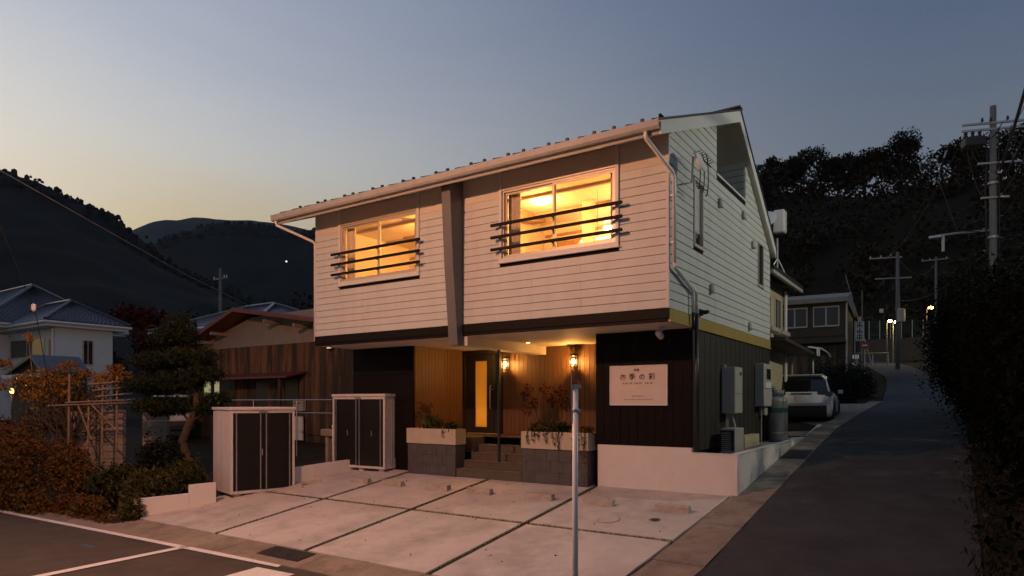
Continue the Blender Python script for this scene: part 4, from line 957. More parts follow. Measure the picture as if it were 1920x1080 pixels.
shrub('green_shrub', 'dark green shrub behind the orange-leaved tree', (gx2, gy2, lz(gy2)), [((0, 0, 2.3), (.5, .5, .4)), ((-.9, 0, 2.0), (.9, .5, .45)), ((.6, 0, 2.1), (.6, .5, .45)), ((-.2, 0, 1.4), (1.4, .5, .5)), ((-1.9, -.4, 1.7), (.9, .5, .5))], f_brown, .08, 5200, None)
bx, by = at(167, 17.4)
bf = thing('bamboo_trellis', 'rough bamboo pole trellis in the left garden', 'trellis', (bx, by, lz(by)), YAW); g0 = lz(by)
for x, z1 in ((-.56, 2.42), (.70, 2.38), (-.05, 1.75), (.32, 2.2)): MB().tube([(x, 0, -.1), (x + .03, .02, z1 - g0)], .026, 8).build('post', m_bamboo, bf, True)
for z, a, b in ((1.62, -1.05, 1.2), (1.70, -.6, 1.25), (2.02, .1, 1.0), (2.18, .0, .95), (1.86, .2, 1.15)): MB().tube([(a, -.04, z - .03 - g0), (b, -.05, z + .05 - g0)], .022, 8).build('rail', m_bamboo, bf, True)
MB().tube([(.12, -.06, 1.6 - g0), (.80, -.06, .9 - g0)], .02, 8).build('brace', m_bamboo, bf, True); MB().tube([(.10, -.06, .7 - g0), (-.25, -.06, 1.6 - g0)], .02, 8).build('brace', m_bamboo, bf, True)
for k, (pa, pb2, py) in enumerate(((135, 182, 757), (186, 233, 760), (270, 316, 752))):
    px0, py0 = at((pa + pb2) / 2, 19.0); w = (pb2 - pa) / 1242 * 19.0 / 2
    t = thing('block_pier', ['leftmost of the three concrete block piers behind the bamboo trellis', 'middle concrete block pier behind the bamboo trellis', 'rightmost concrete block pier, nearest the pine'][k], 'block wall', (px0, py0, lz(py0) - .1), YAW, 'block piers in the left garden')
    for j in range(10):
        z0 = j * .2
        if lz(py0) - .1 + z0 + .19 < zat(py, 19) + .06: MB().box(-w, w, -.08, .08, z0, z0 + .188).build('block', m_clip, t, True)
lx, ly = at(22, 19.5)
gl = thing('window_glow_lamp', 'small added lamp in place of a lit window behind the left bushes', 'lamp', (lx, ly, lz(ly))); gh = zat(738, 19.5) - lz(ly)  # made-up lamp giving the glow of a lit window behind the leaves
MB().tube([(0, 0, 0), (0, 0, gh)], .025, 8).build('stem', m_blackm, gl, True); MB().lathe([(.04, gh), (.055, gh + .05), (.05, gh + .12), (.02, gh + .15)], n=12).build('globe', EMIT('window_glow', (1, .45, .10), 2.0), gl, True)
d = bpy.data.lights.new('window_glow_light', 'POINT'); d.energy = 14; d.color = (1, .5, .13); d.shadow_soft_size = .08
o = bpy.data.objects.new('window_glow_light', d); COL.objects.link(o); o.parent = gl; o.location = (.15, -.16, gh + .12)
rl = thing('pipe_railing', 'thin steel pipe railing behind the pine', 'railing', (-13, 2.5, .2))
for z in (1.35, 1.75): MB().tube([(-17.5, 2.5, z), (-10.6, 2.5, z)], .018, 6).build('rail', m_steel, rl)
for x in (-17.4, -15.2, -13, -10.8): MB().tube([(x, 2.5, 0), (x, 2.5, 1.76)], .02, 6).build('post', m_steel, rl)
vp = thing('vent_pipe', 'white plastic pipe standing behind the low blue-grey wall', 'pipe', (-9.62, 1.05, -.1))
MB().tube([(0, 0, -.1), (0, 0, 1.12)], .05, 12).build('pipe', m_white, vp, True, True); MB().lathe([(.055, 1.10), (.06, 1.12), (.06, 1.18), (.02, 1.19)], n=12).build('cap', m_white, vp, True)
jar = thing('garden_post', 'pale rounded stone post beside the second shed', 'post', (-9.75, 1.5, 0))
MB().lathe([(.13, -.1), (.13, .5), (.15, .52), (.15, .9), (.13, 1.2), (.08, 1.36)], n=14).build('post', m_clip, jar, True, True); MB().lathe([(.155, .50), (.155, .54)], n=14).build('band', m_clip, jar, True)
# white grit bed and bench between the sheds
t = thing('stone_trough', 'mossy stone trough between the two sheds', 'trough', (-10.4, 1.9, .3))
MB().cham(-.55, .55, -.2, .2, .42, .62, .02).build('basin', m_clip, t, True)
for s in (-.4, .3): MB().box(s, s + .12, -.14, .14, -.35, .42).build('leg', m_clip, t, True)
leaves('moss_plants', blob((.0, 0, .66), (.4, .15, .08), 300, .2), .07, f_green, t)

# ------------------------------------------------------------------ old house behind the sheds
OH = thing('old_house', 'low old house with rusty corrugated walls and a faded red roof', 'house', (-18.8, 5, .3))
YF = 5.0
MB().box(-23.4, -10.2, YF + .06, 13, -.2, 3.86).build('wall', m_brown, OH)
def corr(x0, x1, z0, z1, pitch=.11):
    n = int((x1 - x0) / pitch); vs = []; fs = []
    for i in range(n * 2 + 1):
        x = x0 + (x1 - x0) * i / (n * 2); y = YF + (.0 if i % 2 else .045)
        vs += [(x, y, z0), (x, y, z1)]
        if i: fs.append((2 * i - 2, 2 * i, 2 * i + 1, 2 * i - 1))
    return MB().add(vs, fs)
for a, b, z0, z1 in ((-23.4, -10.2, 2.62, 3.86), (-23.4, -22.3, .2, 2.62), (-20.0, -18.75, .2, 2.62), (-16.1, -10.2, .2, 2.62)): corr(a, b, z0, z1).build('corrugated_sheet', m_rwood, OH)
MB().prism([(-23.3, 3.87), (-10.2, 3.87), (-13.6, 5.1), (-19.0, 5.02)], 'y', YF + .02, YF + .1).build('gable_plaster', m_plaster, OH)
MB().prism([(-24.2, 3.55), (-19.0, 5.28), (-19.0, 5.16), (-24.2, 3.43)], 'y', YF - .8, 13.4).prism([(-19.0, 5.28), (-10, 3.9), (-10, 3.78), (-19.0, 5.16)], 'y', YF - .8, 13.4).build('roof', m_redroof, OH)
rf = bpy.data.objects[OH.children[-1].name]
for i in range(18):
    y = YF - .78 + i * .48
    MB().prism([(-24.22, 3.556), (-19.0, 5.29), (-10, 3.91), (-10, 3.94), (-19.0, 5.33), (-24.22, 3.596)], 'y', y, y + .035).build('roof_batten', m_redroof, rf)
for x in (-23.3, -22.4, -21.5, -20.6, -17.2, -15.5):
    z = 5.16 - abs(x + 19) * (.333 if x < -19 else .153)
    MB().box(x - .05, x + .05, YF - .7, YF + .05, z - .26, z - .14).build('rafter_end', m_plaster, OH)
MB().prism([(YF - .95, 2.55), (YF, 2.75), (YF, 2.81), (YF - .95, 2.61)], 'x', -20.7, -15.6).build('door_canopy', m_redroof, OH)
for x in (-20.3, -16.1): MB().box(x - .05, x + .05, YF - .85, YF - .75, .1, 2.56).build('canopy_post', m_brown, OH)
MB().box(-18.7, -16.15, YF + .03, YF + .05, .2, 2.6).build('door_recess', m_blackm, OH)
MB().box(-17.9, -16.95, YF - .0, YF + .03, .3, 2.45).build('door', m_rwood, OH)
MB().box(-20.2, -16.1, YF + .035, YF + .055, 2.62, 2.66).build('door_lintel', m_brown, OH)
wd = MB().box(-22.3, -22.24, YF - .01, YF + .05, 1.3, 2.6).box(-20.06, -20.0, YF - .01, YF + .05, 1.3, 2.6).box(-22.24, -20.06, YF - .01, YF + .05, 2.54, 2.6).box(-22.24, -20.06, YF - .01, YF + .05, 1.3, 1.36).build('window', m_brown, OH)
MB().box(-22.24, -21.55, YF + .02, YF + .03, 1.36, 2.54).build('lit_pane', EMIT('fluorescent_window', (.85, .80, .42), .13), wd)
MB().box(-21.5, -21.15, YF + .015, YF + .025, 1.36, 2.54).build('lit_pane', bpy.data.materials['fluorescent_window'], wd)
MB().box(-21.1, -20.06, YF + .015, YF + .025, 1.36, 2.54).build('wood_shutter', m_brown, wd)
MB().box(-22.9, -21.3, YF - .5, YF, 2.62, 2.68).build('window_hood', m_brown, OH)
t = thing('mailbox', 'grey mailbox on the old house wall beside the door', 'mailbox', (-15.9, YF - .12, 1.35)); MB().cham(-.28, .28, -.08, .1, 0, .40, .02).build('box', m_box, t, True); MB().box(-.2, .2, -.09, -.08, .28, .31).build('slot', m_blackm, t, True)
t = thing('leaning_board', 'plain white board leaning below the mailbox', 'board', (-15.95, YF - .2, .3)); MB().cham(-.36, .36, -.03, .03, 0, .85, .006).build('sheet', m_white, t, True); MB().box(-.37, .37, -.034, .034, .85, .88).build('edge_strip', m_steel, t, True)
t = thing('flood_light', 'small white flood light high on the corrugated wall', 'light', (-14.2, YF - .1, 3.62))
MB().cham(-.12, .12, -.10, .0, -.06, .10, .02).build('head', m_white, t, True); MB().box(-.03, .03, .0, .1, -.02, .05).build('bracket', m_steel, t, True); MB().box(-.10, .10, -.104, -.10, -.05, .08).build('lens', EMIT('flood_glow', (1, .7, .5), .35), t, True)

# ------------------------------------------------------------------ white house with tiled hip roofs, far left
WH = thing('white_house', 'white stucco house with dark tiled hip roof at the far left', 'house', (-42, 9, 1))
MB().box(-62, -48.4, 5.6, 12.4, .5, 6.2).build('main_wall', m_whouse, WH)
MB().box(-48.4, -41.4, 7.0, 10.3, .5, 6.26).build('wing_wall', m_whouse, WH)
def tile_face(a, b, c, d, name, parent):
    """a-b eave, d-c ridge side; rows of round tiles"""
    a, b, c, d = map(Vector, (a, b, c, d)); n = (b - a).cross(d - a).normalized()
    if n.z < 0: n = -n
    L = (b - a).length; Hh = ((d + c) / 2 - (a + b) / 2).length
    nu = max(4, int(L / .28)) * 2; nv = max(3, int(Hh / .30)) * 2; vs = []; fs = []
    for j in range(nv + 1):
        jj = j / nv
        for i in range(nu + 1):
            u = i / nu; p = a.lerp(b, u).lerp(d.lerp(c, u), jj)
            vs.append(p + n * ((.05 if i % 2 else 0) + (.05 if j % 2 == 0 else 0)))
    for j in range(nv):
        for i in range(nu): k = j * (nu + 1) + i; fs.append((k, k + 1, k + nu + 2, k + nu + 1))
    return MB().add(vs, fs).build(name, m_kawara, parent)
def hip(x0, x1, y0, y1, ze, zr, along, parent, inset=None):
    cx, cy = (x0 + x1) / 2, (y0 + y1) / 2
    if along == 'x':
        i = inset or (y1 - y0) / 2; r0, r1 = (x0 + i, cy, zr), (x1 - i, cy, zr)
        f = [((x0, y0, ze), (x1, y0, ze), r1, r0), ((x1, y1, ze), (x0, y1, ze), r0, r1), ((x1, y0, ze), (x1, y1, ze), r1, r1), ((x0, y1, ze), (x0, y0, ze), r0, r0)]
    else:
        i = inset or (x1 - x0) / 2; r0, r1 = (cx, y0 + i, zr), (cx, y1 - i, zr)
        f = [((x0, y0, ze), (x1, y0, ze), r0, r0), ((x1, y1, ze), (x0, y1, ze), r1, r1), ((x1, y0, ze), (x1, y1, ze), r1, r0), ((x0, y1, ze), (x0, y0, ze), r0, r1)]
    for q in f: tile_face(*q, 'tiled_slope', parent)
    mb = MB(); mb.tube([Vector(r0) + Vector((0, 0, .1)), Vector(r1) + Vector((0, 0, .1))], .14, 6)
    for cpt, r in (((x0, y0, ze), r0), ((x1, y0, ze), r1 if along == 'x' else r0), ((x1, y1, ze), r1), ((x0, y1, ze), r0 if along == 'x' else r1)): mb.tube([Vector(cpt) + Vector((0, 0, .1)), Vector(r) + Vector((0, 0, .1))], .11, 6)
    prop(mb.build('ridge_tiles', m_kawara, parent), kind='stuff')
    for s0, s1 in (((x0, y0), (x1, y0)), ((x1, y0), (x1, y1)), ((x1, y1), (x0, y1)), ((x0, y1), (x0, y0))):
        MB().tube([(s0[0], s0[1], ze - .06), (s1[0], s1[1], ze - .06)], .09, 6).build('eave_gutter', m_white, parent)
    MB().box(x0 + .1, x1 - .1, y0 + .1, y1 - .1, ze - .30, ze - .10).build('eave_board', m_trim, parent)
hip(-63, -46.2, 4.8, 13.6, 6.75, 9.9, 'x', WH, 4.4)
hip(-49.5, -40.7, 6.2, 11.1, 6.55, 8.1, 'x', WH, 2.6)
def sash_window(parent, face, u0, u1, z0, z1, pos, m=None):
    """window on a wall of constant x or y"""
    def bx(a, b, c, d, o0, o1):
        return (o0, o1, a, b, c, d) if face == 'x' else (a, b, o0, o1, c, d)
    s = 1 if face == 'x' else -1
    o0, o1 = sorted((pos, pos + s * .05))
    w = MB().box(*bx(u0, u0 + .07, z0, z1, o0, o1)).box(*bx(u1 - .07, u1, z0, z1, o0, o1)).box(*bx(u0 + .07, u1 - .07, z1 - .07, z1, o0, o1)).box(*bx(u0 + .07, u1 - .07, z0, z0 + .07, o0, o1)).build('window', m_al, parent)
    p0, p1 = sorted((pos, pos + s * .02)); um = (u0 + u1) / 2
    MB().box(*bx(u0 + .07, um - .02, z0 + .07, z1 - .07, p0, p1)).build('pane', m or m_dkglass, w); MB().box(*bx(um + .02, u1 - .07, z0 + .07, z1 - .07, p0, p1)).build('pane', m or m_dkglass, w)
    q0, q1 = sorted((pos, pos + s * .04)); MB().box(*bx(um - .02, um + .02, z0 + .07, z1 - .07, q0, q1)).build('mullion', m_al, w)
    return w
sash_window(WH, 'x', 8.5, 9.15, 4.0, 5.6, -41.4)
sash_window(WH, 'y', -42.25, -41.75, 4.2, 5.6, 7.0); sash_window(WH, 'y', -48, -42.8, 4.5, 5.75, 7.0)
sash_window(WH, 'y', -59, -49, 3.6, 5.1, 5.6)
MB().tube([(-41.5, 6.9, 6.2), (-41.5, 6.92, 3.1), (-41.1, 6.85, 2.8)], .06, 8).build('downpipe', m_white, WH)
t = thing('porch_roof', 'dark gabled porch roof before the white house', 'roof', (-37.4, 5, 3))
MB().prism([(-40.8, 3.3), (-37.3, 4.25), (-35.9, 3.3), (-35.9, 3.15), (-37.3, 4.08), (-40.8, 3.15)], 'y', 4.2, 6.6).build('roof', m_kawara, t)
MB().prism([(-40.5, 3.3), (-37.3, 4.1), (-36.1, 3.3), (-36.1, .5), (-40.5, .5)], 'y', 4.5, 6.5).build('porch_wall', m_brown, t); MB().box(-40.9, -35.8, 4.08, 4.18, 3.0, 3.2).build('eave_gutter', m_white, t)
# hip-roofed house behind the pine
BH = thing('hipped_house', 'low cream house with dark hip roof behind the pine', 'house', (-33, 17, 1))
MB().box(-39, -29.5, 13.0, 20, .5, 6.1).build('wall', m_cream, BH)
hip(-40.2, -28.6, 12.0, 20.6, 6.25, 8.0, 'x', BH)
sash_window(BH, 'y', -36.5, -34.2, 4.0, 5.6, 13.0); sash_window(BH, 'x', 14.5, 16.5, 4.0, 5.6, -29.5)

# ------------------------------------------------------------------ right side: cream neighbour, far house, carport
NH = thing('cream_house', 'narrow cream house with stepped eaves behind the guest house', 'house', (-2, 12, .9))
MB().box(-7, -.55, 8.3, 11.6, .6, 5.35).build('wall', m_cream, NH)
MB().prism([(-7.2, 5.4), (-3.6, 6.5), (-.02, 5.40), (-.02, 5.31), (-3.6, 6.38), (-7.2, 5.3)], 'y', 7.95, 12.0).build('roof', m_roof, NH)
MB().box(-.12, -.03, 7.9, 12.0, 5.19, 5.29).build('eave_gutter', m_box, NH)
MB().prism([(8.0, 3.45), (12.4, 3.30), (12.4, 3.22), (8.0, 3.35)], 'x', -.55, .25).build('lower_canopy', m_brown, NH)
for y0 in (8.9, 10.3):
    w = sash_window(NH, 'x', y0, y0 + .85, 3.9, 4.9, -.55); MB().cham(-.5, -.25, y0 - .05, y0 + .9, 3.72, 3.86, .02).build('window_box', m_box, w)
MB().box(-.56, -.45, 8.35, 9.1, .8, 2.9).build('doorway', m_brown, NH); MB().tube([(-.45, 8.2, 5.2), (-.45, 8.22, 1.0)], .045, 8).build('downpipe', m_redroof, NH); MB().tube([(-.45, 11.5, 5.2), (-.45, 11.52, 1.0)], .045, 8).build('downpipe', m_white, NH)
sb = thing('wall_dish', 'white water tank and dish on a mast beyond the guest house roof', 'tank', (-.95, 12.1, 6.15))
MB().cham(.0, .36, -.1, .28, 1.1, 1.85, .04).build('tank', m_white, sb, True)
mb = MB(); mb.T = Matrix.Translation((-.15, -.35, 1.45)) @ Matrix.Rotation(R(60), 4, 'X') ; mb.lathe([(.02, 0), (.2, .03), (.34, .10), (.33, .11), (.02, .04)], n=20); mb.build('dish', m_white, sb, True, True)
MB().tube([(.1, .1, -.75), (.1, .1, .95)], .03, 8).tube([(.1, .1, .3), (-.3, -.2, -.55)], .02, 6).tube([(.1, .1, .3), (.45, .4, -.6)], .02, 6).build('mast', m_steel, sb, True)
cp = thing('carport_roof', 'thin curved carport roof above the parked car', 'carport', (-1.2, 14.5, 1.2))
MB().tube([(.15, 11.9, 3.44), (.15, 14.2, 3.55), (.15, 15.6, 3.50), (.15, 16.3, 3.38)], .03, 6).build('eave_tube', m_white, cp)
MB().add([(-4, 11.9, 3.62), (.15, 11.9, 3.48), (.15, 14.2, 3.59), (-4, 14.2, 3.75), (.15, 15.6, 3.54), (-4, 15.6, 3.7), (.15, 16.3, 3.42), (-4, 16.3, 3.55)], [(0, 1, 2, 3), (3, 2, 4, 5), (5, 4, 6, 7)]).build('sheet', m_brown, cp)
for y in (12.2, 16.0): MB().tube([(-.4, y, 1.0), (-.4, y, 3.4)], .035, 8).build('post', m_steel, cp)
MB().cham(.16, .19, 13.3, 13.8, 3.25, 3.50, .004).build('notice', m_white, cp)
FH = thing('brown_house', 'two-storey dark brown house with pale roof edge up the road', 'house', (-3.5, 31.5, 3))
FH.rotation_euler.z = R(4)
MB().box(-5, 2.2, 0, 8, -.5, 4.7).build('wall', m_brown, FH, True)
MB().prism([(-.6, 4.45), (-.6, 4.72), (4, 5.6), (8.4, 4.7), (8.4, 4.45)], 'x', -5.3, 2.35).build('roof', m_plaster, FH, True)
MB().box(-5, 2.25, -.9, .0, 2.1, 2.25).build('lower_roof', m_brown, FH, True)
MB().box(-5.0, 2.1, -.08, .0, 2.55, 2.9).build('balcony_wall', m_brown, FH, True)
MB().box(-5.0, 2.1, -.05, -.0, .0, 1.9).build('ground_wall', m_rwood, FH, True)
for x in (-3.4, -1.2, .5):
    w = MB().box(x, x + 1.4, -.06, -.0, 3.1, 4.3).build('window', m_al, FH, True); MB().box(x + .06, x + .66, -.075, -.06, 3.18, 4.22).build('pane', m_dkglass, w, True); MB().box(x + .74, x + 1.34, -.075, -.06, 3.18, 4.22).build('pane', m_dkglass, w, True)
MB().tube([(2.28, -.1, 4.5), (2.28, -.1, -.4)], .06, 8).build('downpipe', m_steel, FH, True)
# hanging sign and no-entry sign
t = thing('banner_sign', 'tall white lettered sign on a pole beside the brown house', 'sign', (-1.42, 39.6, 3.4))
MB().box(-.26, .26, -.04, .04, 2.45, 3.75).build('panel', M('white_sign_paint', (.75, .75, .74), .5), t, True); MB().tube([(-.31, 0, -.4), (-.31, 0, 3.85)], .04, 8).build('pole', m_steel, t, True)  # plain white panel on a steel pole
for k, z in enumerate((3.52, 3.10, 2.68)):
    for a, b, c, e in ((-.17, .17, .12, .16), (-.17, .17, -.06, -.02), (-.03, .03, -.17, .18), (-.16, -.11, -.15, .05), (.1, .15, -.15, .02))[k % 2:]:
        MB().box(a, b, -.05, -.04, z + c, z + e).build('brush_stroke', m_ink, t, True)
t = thing('no_entry_sign', 'round red no-entry road sign on a thin post', 'road sign', (-.32, 31.9, 2.6))
mb = MB(); mb.T = Matrix.Translation((0, -.03, 2.33)) @ Matrix.Rotation(R(90), 4, 'X'); mb.lathe([(.21, 0), (.21, .012), (.20, .014)], n=24); mb.build('disc', M('sign_red', (.25, .025, .03), .5), t, True)
MB().box(-.13, .13, -.052, -.046, 2.30, 2.37).build('white_bar', m_white, t, True); MB().tube([(0, 0, -.3), (0, 0, 2.7)], .03, 8).build('post', m_steel, t, True)

# ------------------------------------------------------------------ parked cars
m_car = M('car_white_paint', (.74, .75, .76), .22, .02, 2, spec=.7)
m_carg = M('car_window', (.010, .011, .012), .05, .1, 2, spec=.8)
m_rub = M('tyre_rubber', (.012, .012, .012), .85, .2, 10)
m_plas = M('dark_bumper_plastic', (.012, .012, .013), .6, .2, 8)
m_tail = M('tail_lamp_red', (.035, .004, .005), .2, .1, 5, spec=.7)
def loft(rings):
    """rings of equal length joined lengthwise, ends capped"""
    n = len(rings[0]); mb = MB(); vs = [p for r in rings for p in r]; fs = []
    for i in range(len(rings) - 1):
        for k in range(n): fs.append((i * n + k, i * n + (k + 1) % n, (i + 1) * n + (k + 1) % n, (i + 1) * n + k))
    fs += [tuple(range(n))[::-1], tuple(range((len(rings) - 1) * n, len(rings) * n))]
    return mb.add(vs, fs)
def car(label, loc, rz, group):
    """suv, local y forward from the rear bumper, x right, z up"""
    t = thing('parked_car', label, 'car', loc, rz, group)
    def ring(y, hw, z0, z1, tum, cr):
        # half width at the belt, tumblehome, corner radius
        right = [(hw - .10, z0), (hw - .02, z0 + .08), (hw, z0 + .25), (hw - .005, z1 - .22), (hw - tum * .5, z1 - .06), (hw - tum - cr, z1)]
        return [(x, y, z) for x, z in right] + [(-x, y, z) for x, z in right[::-1]]
    b = loft([ring(.02, .74, .38, .92, .05, .02), ring(.10, .84, .30, 1.02, .05, .04), ring(.45, .885, .22, 1.04, .05, .04), ring(1.2, .88, .20, 1.02, .05, .04), ring(2.4, .88, .20, 1.0, .05, .04), ring(3.2, .885, .22, .98, .06, .05), ring(3.8, .86, .26, .88, .08, .08), ring(4.1, .78, .30, .74, .08, .1), ring(4.18, .66, .36, .62, .06, .1)])
    body = b.build('body', m_car, t, True, True)
    def gr(y, hw, z0, hw2, z1): return [(hw, y, z0), (hw2 + .03, y, z1 - .06), (hw2 - .05, y, z1), (-hw2 + .05, y, z1), (-hw2 - .03, y, z1 - .06), (-hw, y, z0)]
    cab = loft([gr(.16, .80, .95, .74, 1.0), gr(.36, .80, .97, .64, 1.40), gr(.50, .80, .97, .62, 1.545), gr(1.3, .80, .97, .62, 1.58), gr(2.2, .80, .96, .62, 1.56), gr(2.6, .80, .95, .64, 1.46), gr(3.25, .78, .94, .70, 1.0)]).build('cabin', m_car, t, True, True)
    # glass laid 6 mm proud of the cabin
    MB().add([(-.76, .150, 1.0), (.76, .150, 1.0), (.66, .345, 1.40), (-.66, .345, 1.40), (.57, .44, 1.50), (-.57, .44, 1.50)], [(0, 1, 2, 3), (3, 2, 4, 5)]).build('rear_window', m_carg, t, True)
    for s in (-1, 1):
        MB().add([(s * .812, .62, 1.02), (s * .812, 2.95, 1.0), (s * .665, 2.48, 1.47), (s * .66, 1.4, 1.50), (s * .665, .75, 1.46)], [(0, 1, 2, 3, 4)]).build('side_window', m_carg, t, True)
        MB().add([(s * .817, 1.62, 1.0), (s * .817, 1.72, 1.0), (s * .668, 1.70, 1.51), (s * .668, 1.62, 1.51)], [(0, 1, 2, 3)]).build('door_pillar', m_plas, t, True)
        lp = MB().prism([(.02, .90), (.30, .98), (.30, 1.04), (.04, 1.03)], 'x', s * .46, s * .88); lp.build('tail_lamp', m_tail, t, True)
        mirror = MB().cham(*sorted((s * .90, s * 1.06)), 2.60, 2.72, .98, 1.12, .03).build('door_mirror', m_car, t, True)
        MB().cham(*sorted((s * .80, s * .90)), 2.62, 2.68, .99, 1.03, .01).build('mirror_arm', m_plas, mirror, True)
        MB().box(*sorted((s * .875, s * .895)), 1.05, 3.0, .24, .38).build('sill_cladding', m_plas, t, True)
        for y in (.78, 3.35):
            mb = MB(); mb.T = Matrix.Translation((s * .78, y, .34)) @ Matrix.Rotation(R(90), 4, 'Y')
            mb.lathe([(.20, -.11), (.32, -.11), (.345, -.08), (.345, .08), (.32, .11), (.20, .11)], n=24); w = mb.build('wheel', m_rub, t, True, True)
            mb = MB(); mb.T = Matrix.Translation((s * (.78 + .085), y, .34)) @ Matrix.Rotation(R(90), 4, 'Y'); mb.lathe([(.04, 0), (.21, 0), (.22, .01), (.05, .012)], n=20); mb.build('rim', m_steel, w, True)
            for k in range(5):
                mb = MB(); mb.T = Matrix.Translation((s * .885, y, .34)) @ Matrix.Rotation(k * 1.2566, 4, 'X'); mb.box(-.012, .012, -.022, .022, .03, .20); mb.build('spoke', m_steel, w, True)
            MB().tube([(s * .885, y + math.cos(a) * .395, .34 + math.sin(a) * .395) for a in np.linspace(-.15, math.pi + .15, 13)], .035, 6).build('wheel_arch', m_plas, t, True)
    MB().prism([(-.03, .26), (.10, .20), (.12, .58), (-.02, .60), (-.045, .42)], 'x', -.72, .72).build('rear_bumper', m_plas, t, True)
    MB().box(-.66, .66, -.012, .03, .655, .70).build('tailgate_crease', m_car, t, True)
    MB().box(-.17, .17, -.006, .03, .74, .90).build('number_plate', m_white, t, True)
    MB().prism([(.36, 1.535), (.60, 1.56), (.60, 1.59), (.34, 1.56)], 'x', -.58, .58).build('roof_spoiler', m_car, t, True)
    MB().box(-.30, .30, -.008, .03, .955, .985).build('tailgate_trim', m_plas, t, True)
    MB().tube([(.0, .155, 1.04), (.36, .19, 1.10)], .010, 6).build('rear_wiper', m_plas, t, True)
    MB().prism([(1.0, 1.585), (1.12, 1.65), (1.20, 1.65), (1.16, 1.585)], 'x', -.012, .012).build('shark_fin_aerial', m_plas, t, True)
    for s in (-1, 1): MB().cham(*sorted((s * .50, s * .72)), 4.02, 4.12, .60, .74, .02).build('headlamp', m_carg, t, True)
    return t
CG = 'cars parked by the houses'
car('white SUV parked rear-first view beyond the gas cylinders', (.06, 11.2, .98), R(5), CG)
car('white car glimpsed behind the pine trunk', (-21.2, 3.0, .35), R(62), CG)

# ------------------------------------------------------------------ utility poles and wires on the right
def insulators(t, pts):
    for p in pts: MB().lathe([(.03, 0), (.06, .05), (.03, .08), (.06, .12), (.02, .17)], p, 8).build('insulator', m_white, t, True)
p1 = utility_pole((5.29, 22.46, 1.75), 12.0, .165, .11, 'tall concrete utility pole with switchgear behind the right hedge')
mb = MB(); mb.T = Matrix.Rotation(R(20), 4, 'Z')
for z in (11.25, 11.0):
    q = MB(); q.T = Matrix.Rotation(R(20), 4, 'Z'); q.box(-1.15, 1.35, -.12, -.04, z, z + .08); q.build('crossarm', m_steel, p1, True)
q = MB(); q.T = Matrix.Rotation(R(20), 4, 'Z'); q.cham(-1.1, -.35, -.3, .2, 10.35, 10.75, .05); q.build('switch_box', m_blackm, p1, True)
for x in (-1.0, -.75, -.5): q = MB(); q.T = Matrix.Rotation(R(20), 4, 'Z'); q.lathe([(.05, 10.75), (.09, 10.8), (.05, 10.9), (.08, 10.95), (.03, 11.0)], (x, -.05, 0), 8); q.build('bushing', m_blackm, p1, True)
MB().tube([(-.18, -.1, 10.3), (-.26, -.2, 8.5), (-.2, -.15, 6)], .035, 6).tube([(.16, -.15, 11), (.2, -.2, 8), (.2, -.18, 4)], .025, 6).build('down_cables', m_cable, p1, True)
q = MB(); q.tube([(-.1, 0, 6.95), (-1.2, -.35, 6.92), (-2.0, -.6, 6.85)], .045, 8); q.build('lamp_arm', m_steel, p1, True)
q = MB(); q.cham(-2.2, -1.75, -.75, -.52, 6.74, 6.86, .03); q.build('lamp_head', m_steel, p1, True)
MB().tube([(-1.7, -.5, 6.85), (-1.7, -.5, 6.2)], .06, 8).build('lamp_canister', m_steel, p1, True)
for k in range(16): MB().tube([(-.21 if k % 2 else .21, 0, 3 + k * .45), (-.34 if k % 2 else .34, 0, 3 + k * .45)], .012, 5).build('climbing_step', m_steel, p1, True)
for z in (5.0, 6.6, 8.8): MB().lathe([(.185, z), (.19, z + .01), (.19, z + .09), (.185, z + .1)], n=16).build('band', m_steel, p1, True)
for z, a, b in ((9.6, -.6, .9), (8.2, -.5, .5)): q = MB(); q.T = Matrix.Rotation(R(20), 4, 'Z'); q.box(a, b, -.20, -.12, z, z + .07); q.build('cable_arm', m_steel, p1, True)
for x in (-.45, -.15, .45, .8): q = MB(); q.T = Matrix.Rotation(R(20), 4, 'Z'); q.lathe([(.03, 0), (.06, .05), (.03, .08), (.05, .12), (.02, .17)], (x, -.16, 11.33), 8); q.build('insulator', m_blackm, p1, True)
q = MB(); q.cham(-.30, -.16, -.35, -.1, 4.6, 5.2, .02); q.build('cable_joint_box', m_blackm, p1, True)
for k, (a, b) in enumerate((((-.8, -.2, 10.6), (-.25, -.2, 9.6)), ((-.5, -.1, 10.8), (.3, -.2, 11.2)), ((.6, 0, 11.1), (.25, -.2, 9.7)), ((-.9, -.3, 10.35), (-.3, -.2, 8.25)))):
    p, r2 = Vector(a), Vector(b); MB().tube([p.lerp(r2, u) - Vector((0, 0, .35 * 4 * u * (1 - u))) for u in np.linspace(0, 1, 8)], .018, 5).build('jumper_cable', m_cable, p1, True)
p2 = utility_pole((.33, 46.8, 4.1), 8.9, .16, .11, 'utility pole with three arms and a grey transformer up the road')
for z, a, b in ((8.5, -1.9, .3), (6.9, -1.5, .9)): MB().tube([(a, -.1, z + .1), (b, .0, z)], .05, 6).build('crossarm', m_steel, p2, True)
insulators(p2, [(-1.8, -.1, 8.6), (-1.1, -.08, 8.6), (-.45, 0, 8.65)])
MB().lathe([(.25, 3.6), (.27, 3.65), (.27, 4.5), (.2, 4.6)], (.25, -.2, 0), 14).build('transformer', m_box, p2, True)
MB().cham(-1.2, -.95, -.1, .1, 4.4, 4.7, .02).build('cable_box', m_white, p2, True)
p3 = utility_pole((2.05, 78, 7.5), 10.6, .16, .11, 'farthest utility pole on the slope at the bend')
